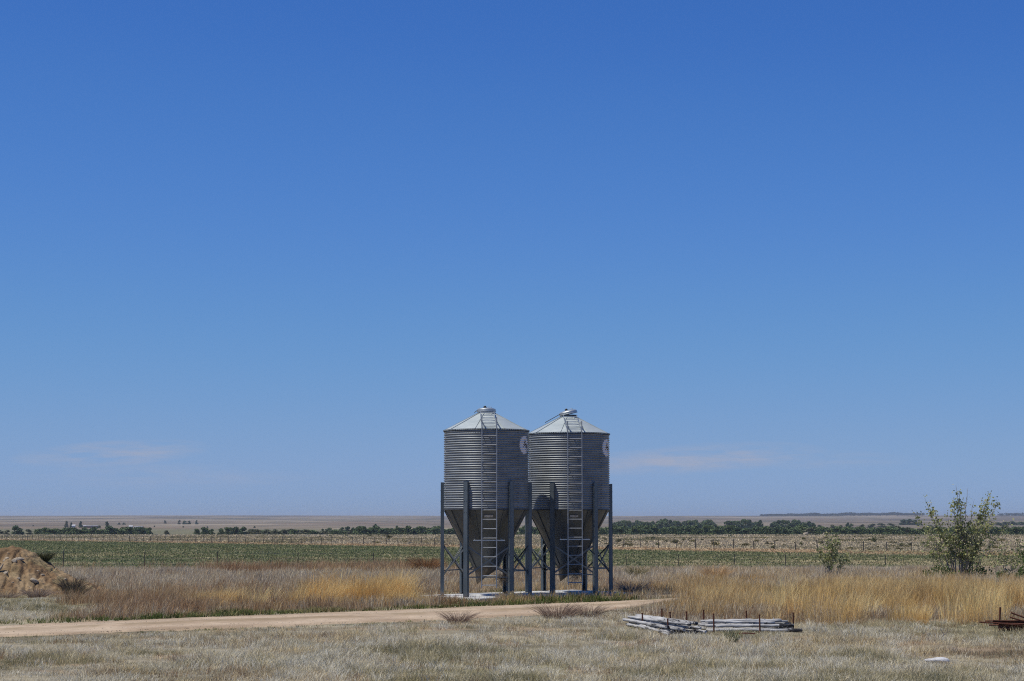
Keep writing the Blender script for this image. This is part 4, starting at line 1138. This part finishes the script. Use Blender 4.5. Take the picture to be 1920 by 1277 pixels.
# sagebrush dotted over the pale pasture
GS = 'sagebrush clumps on the pale pasture'
def sage_proto(w_, h_, n, pal, label):
    t = empty('sagebrush', (0, 0, 0)); tag(t, label, 'sagebrush', GS)
    blobs = [((random.uniform(-.3, .3)*w_, random.uniform(-.3, .3)*w_, random.uniform(.25, .6)*h_), (.27*w_, .27*w_, .32*h_), .2) for _ in range(5)]
    P = crown_points(n, blobs); P[:, 2] = np.maximum(P[:, 2], .02)
    pal = np.array(pal)
    leaf_mesh('foliage', P, .075*rng.uniform(.6, 1.4, len(P)), jitter(pal[rng.integers(0, len(pal), len(P))], .2), M['farleaf'], t)
    return t
sp_ = [sage_proto(1.3, .75, 300, [(.075,.08,.035), (.11,.105,.05), (.15,.13,.06)], 'dark olive sagebrush clump on the pale pasture beyond the far fence'),
       sage_proto(1.5, .6, 300, [(.19,.165,.075), (.24,.20,.10), (.13,.12,.05)], 'yellowish sagebrush clump on the pale pasture beyond the far fence')]
sp_.append(sage_proto(1.0, 1.0, 260, [(.10,.115,.055), (.14,.145,.07)], 'upright grey green sagebrush clump on the pale pasture beyond the far fence'))
sp_.append(sage_proto(2.2, .42, 360, [(.16,.145,.07), (.12,.12,.05), (.22,.19,.10)], 'flat spreading sagebrush clump on the pale pasture beyond the far fence'))
fs_ = [True]*4; done = 0
while done < 290:
    if done < 250: u_ = random.uniform(1010, 1935)
    else: u_ = random.uniform(380, 850)
    iy = random.uniform(1/840.0, 1/225.0); Y_ = 1/iy; X_ = (u_-960)/F*Y_
    if Y_ < far_fence_y(X_)+6: continue
    if fbm(X_/30.0, Y_/70.0, 400) < .40+random.uniform(-.2, .2): continue
    k = random.choice((0, 0, 1, 1, 2, 3, 3))
    o = sp_[k] if fs_[k] else copy_tree(sp_[k]); fs_[k] = False
    s = min(1.5, max(.3, random.lognormvariate(-.45, .42)))*(1.0 if Y_ < 500 else 1.25); o.location = at(u_, Y_); o.scale = (s*random.uniform(.8, 1.5), s, s*random.uniform(.8, 1.2)); o.rotation_euler = (0, 0, random.uniform(0, 6))
    done += 1

# ------------------------------------------------------------------ cottonwood saplings by the fence
def sapling(px_, Y_, tops_, nleaf, leafs, label, cat, pal, basefol=None, spread=.22, bare=(), name='sapling_tree'):
    p = at(px_, Y_); t = empty(name, p); tag(t, label, cat)
    tops = [(a_*1.22, b_) for a_, b_ in tops_]
    m = MB(); ends = []
    for i, (dx, dz) in enumerate(tops):
        dy = random.uniform(-.5, .5)*abs(dx)+random.uniform(-.35, .35); b0 = Vector((dx*.26+random.uniform(-.12, .12), dy*.2, -.05))
        pts = []; k = 9
        for j in range(k+1):
            f = j/k; pts.append(b0+Vector(((dx-b0.x)*f**1.5, (dy-b0.y)*f**1.4, dz*f))+Vector((random.gauss(0, .025), random.gauss(0, .025), 0))*(1 if j else 0))
        r0 = .010+.0062*dz
        m.tube(pts, [r0*(1-.86*j/k) for j in range(k+1)], 6)
        ends.append((pts, i in bare))
        for q in range(int(3+dz*2.6)):
            f = random.uniform(.22, .95); j = int(f*k); b_ = pts[j]; a_ = random.uniform(0, 6.28); L1 = random.uniform(.25, .75)*(1.15-f)*min(1, dz/3)+.12
            e1 = b_+Vector((math.cos(a_)*L1*.55, math.sin(a_)*L1*.55, L1*.8))
            m.tube([b_, (b_+e1)/2+Vector((math.cos(a_), math.sin(a_), 0))*L1*.07, e1], [r0*.4, r0*.28, .003], 5)
            ends.append(([b_, (b_+e1)/2, e1], i in bare))
    m.build('stem', M['bark'], t)
    P = []; wsum = sum((len(e[0])*(0.12 if e[1] else 1)) for e in ends)
    for pts, br in ends:
        n = int(nleaf*len(pts)*(0.12 if br else 1)/wsum)+1
        for _ in range(n):
            f = random.uniform(.34 if len(pts) > 4 else .1, 1)**.8*(len(pts)-1); j = min(int(f), len(pts)-2); b_ = pts[j].lerp(pts[j+1], f-j)
            P.append(b_+Vector((random.gauss(0, spread*.55), random.gauss(0, spread*.55), random.gauss(0, spread*.5))))
    P = np.array([tuple(q) for q in P]); P = P[P[:, 2] > .1]
    pal = np.array(pal); c = jitter(pal[rng.integers(0, len(pal), len(P))], .2)
    leaf_mesh('crown', P, leafs*rng.uniform(.55, 1.25, len(P)), c, M['leaf'], t)
    if basefol:
        n, rx, h_, pb = basefol
        blobs = [((random.uniform(-.8, .8)*rx, random.uniform(-.5, .5)*rx, random.uniform(.15, .5)*h_), (.34*rx, .34*rx, .42*h_), .125) for _ in range(8)]
        Q = crown_points(n, blobs); Q[:, 2] = np.abs(Q[:, 2]); pb = np.array(pb)
        leaf_mesh('foliage', Q, .06*rng.uniform(.6, 1.4, len(Q)), jitter(pb[rng.integers(0, len(pb), len(Q))], .2), M['leaf'], t)
    return t
LP = [(.31,.34,.13), (.41,.42,.18), (.22,.25,.095), (.49,.48,.25), (.17,.195,.085)]
GRN = [(.06,.11,.03), (.085,.14,.035), (.12,.17,.05), (.17,.17,.08)]
sapling(1790, 84, [(-1.15, 3.75), (-1.0, 3.35), (-1.55, 3.15), (-.75, 2.7), (.0, 4.35), (.08, 4.1), (-.12, 3.8), (.22, 3.3), (.55, 4.2), (.7, 3.7), (1.25, 4.05), (1.5, 3.85), (1.85, 3.7), (1.2, 3.3), (.95, 2.9), (1.55, 2.7), (-1.3, 2.3), (.45, 2.6), (-.35, 3.0), (1.0, 3.6), (1.7, 3.0), (-.5, 2.2), (.8, 2.1), (-1.6, 2.0), (2.0, 2.6)], 3300, .074,
        'large many stemmed cottonwood sapling cluster with leafy tops rising above the horizon', 'sapling', LP, (800, 1.5, .75, GRN), .20, bare=(8, 9))
sapling(1554, 88, [(-.35, 1.75), (.05, 2.0), (.3, 1.6), (-.55, 1.35), (.62, 1.15), (.8, .95), (.1, 1.5), (-.1, 2.25), (.2, 1.9)], 700, .072, 'small thin cottonwood sapling standing alone in tall grass left of the large cluster', 'sapling', LP, None, .15)
sapling(1876, 80, [(-.2, 1.9), (.15, 1.95), (.6, 1.6), (-.55, 1.25), (.35, 1.4), (.9, 1.5), (1.05, 1.1)], 380, .068, 'scraggly sapling just right of the large cottonwood cluster', 'sapling', LP+[(.22,.21,.13)], (260, .5, .5, GRN), .2)
sapling(1916, 78, [(-.15, 1.75), (.2, 1.9), (.45, 1.6), (.7, 1.9), (.0, 1.3), (1.0, 1.7)], 520, .062, 'dense green sapling cut off by the right edge of the view', 'sapling', GRN, (500, .55, .8, GRN), .18)

# ------------------------------------------------------------------ far farmstead and cattle
def shed(px_, row_, wm, hm, dm, wallm, roofm, label, ridge=.5):
    p = on_ground(px_, row_); t = empty('farm_building', p, random.uniform(-.15, .15)); tag(t, label, 'farm building')
    m = MB(); m.box((0, 0, hm/2-.1), (wm, dm, hm+.2)); m.build('wall', wallm, t)
    m = MB(); e = .3; rz = hm+ridge*hm
    vs = [(-wm/2-e, -dm/2-e, hm+.02), (wm/2+e, -dm/2-e, hm+.02), (wm/2+e, 0, rz), (-wm/2-e, 0, rz), (-wm/2-e, dm/2+e, hm+.02), (wm/2+e, dm/2+e, hm+.02)]
    m.add(vs, [(0,1,2,3), (3,2,5,4), (0,3,4), (1,5,2), (0,4,5,1)]); m.build('roof', roofm, t)
    m = MB(); m.box((wm*.15, -dm/2-.05, 1.0), (wm*.14, .08, 2.0)); m.build('door', M['far_roof'], t)
shed(142.5, 988.5, 3.4, 1.8, 4, M['barn_white'], M['far_roof_pale'], 'small white farmhouse far off between dark trees at the left', .7)
shed(175, 989.2, 14, 1.6, 6, M['barn'], M['far_roof'], 'long low brown barn far off at the left', .45)
shed(163.5, 988.8, 2.2, 1.6, 3, M['barn_white'], M['far_roof_pale'], 'tiny pale shed at the left end of the long brown barn', .5)
shed(249.5, 989.6, 3.4, 1.4, 4, M['far_roof'], M['far_roof_pale'], 'bright white roofed shed far off behind the green shelter belt', .8)
shed(264, 990.5, 8, 1.5, 6, M['barn'], M['far_roof'], 'dark low shed right of the bright white shed at the far left', .4)

def cow(px_, row_, rz, label):
    me = bpy.data.meshes.new('cow'); bm = bmesh.new()
    S = []
    def v(p, r): x = bm.verts.new(p); S.append(r); return x
    hip = v((-.75, 0, 1.05), .36); mid = v((-.1, 0, .98), .42); sh = v((.6, 0, 1.05), .36); nk = v((.95, 0, 1.15), .2); hd = v((1.2, 0, 1.22), .15); mz = v((1.45, 0, 1.02), .09)
    for a_, b_ in ((hip, mid), (mid, sh), (sh, nk), (nk, hd), (hd, mz)): bm.edges.new((a_, b_))
    tl = v((-1.08, 0, 1.1), .05); te = v((-1.14, 0, .55), .03); bm.edges.new((hip, tl)); bm.edges.new((tl, te))
    for y_ in (-.2, .2):
        a_ = v((-.78, y_, .72), .15); b_ = v((-.86, y_, .40), .08); c_ = v((-.80, y_, .0), .06); bm.edges.new((hip, a_)); bm.edges.new((a_, b_)); bm.edges.new((b_, c_))
        a_ = v((.62, y_, .66), .13); b_ = v((.66, y_, .36), .075); c_ = v((.64, y_, .0), .06); bm.edges.new((sh, a_)); bm.edges.new((a_, b_)); bm.edges.new((b_, c_))
        e_ = v((1.12, y_*1.1, 1.34), .04); bm.edges.new((hd, e_))
    bm.to_mesh(me); bm.free()
    o = link(bpy.data.objects.new('cow', me)); me.materials.append(M['cow'])
    sk = o.modifiers.new('skin', 'SKIN')
    for i, r_ in enumerate(S): me.skin_vertices[0].data[i].radius = (r_, r_)
    me.skin_vertices[0].data[0].use_root = True
    sb = o.modifiers.new('sub', 'SUBSURF'); sb.levels = 1; sb.render_levels = 1
    o.location = on_ground(px_, row_); o.rotation_euler = (0, 0, rz)
    return tag(o, label, 'cow', 'cattle on the far edge of the pasture')
cow(1507, 1003.8, .1, 'cream cow standing sideways at the far pasture edge, the left one')
cow(1542, 1003.8, .9, 'cream cow at the far pasture edge behind the small sapling')

# ------------------------------------------------------------------ air over the plain
m = MB(); m.box((0, 0, 0), (34000, 34000, 1))
me = bpy.data.meshes.new('haze')
HZ0, HZ1 = -15.0, 32.0
vs = [(x_, y_, z_) for z_ in (HZ0, HZ1) for x_, y_ in ((-16500, -16500), (16500, -16500), (16500, 16500), (-16500, 16500))]
me.from_pydata(vs, [], [(3,2,1,0), (4,5,6,7), (0,1,5,4), (1,2,6,5), (2,3,7,6), (3,0,4,7)]); me.update()
hm = bpy.data.materials.new('thin_air'); hm.use_nodes = True; hn = hm.node_tree; hn.nodes.clear()
ho = hn.nodes.new('ShaderNodeOutputMaterial'); hv = hn.nodes.new('ShaderNodeVolumePrincipled')
hv.inputs['Color'].default_value = (.80, .88, 1.0, 1); hv.inputs['Density'].default_value = 6.5e-5; hv.inputs['Anisotropy'].default_value = .2
hn.links.new(hv.outputs[0], ho.inputs['Volume']); me.materials.append(hm)
tag(link(bpy.data.objects.new('haze', me)), 'thin pale air over the plain', kind='stuff')
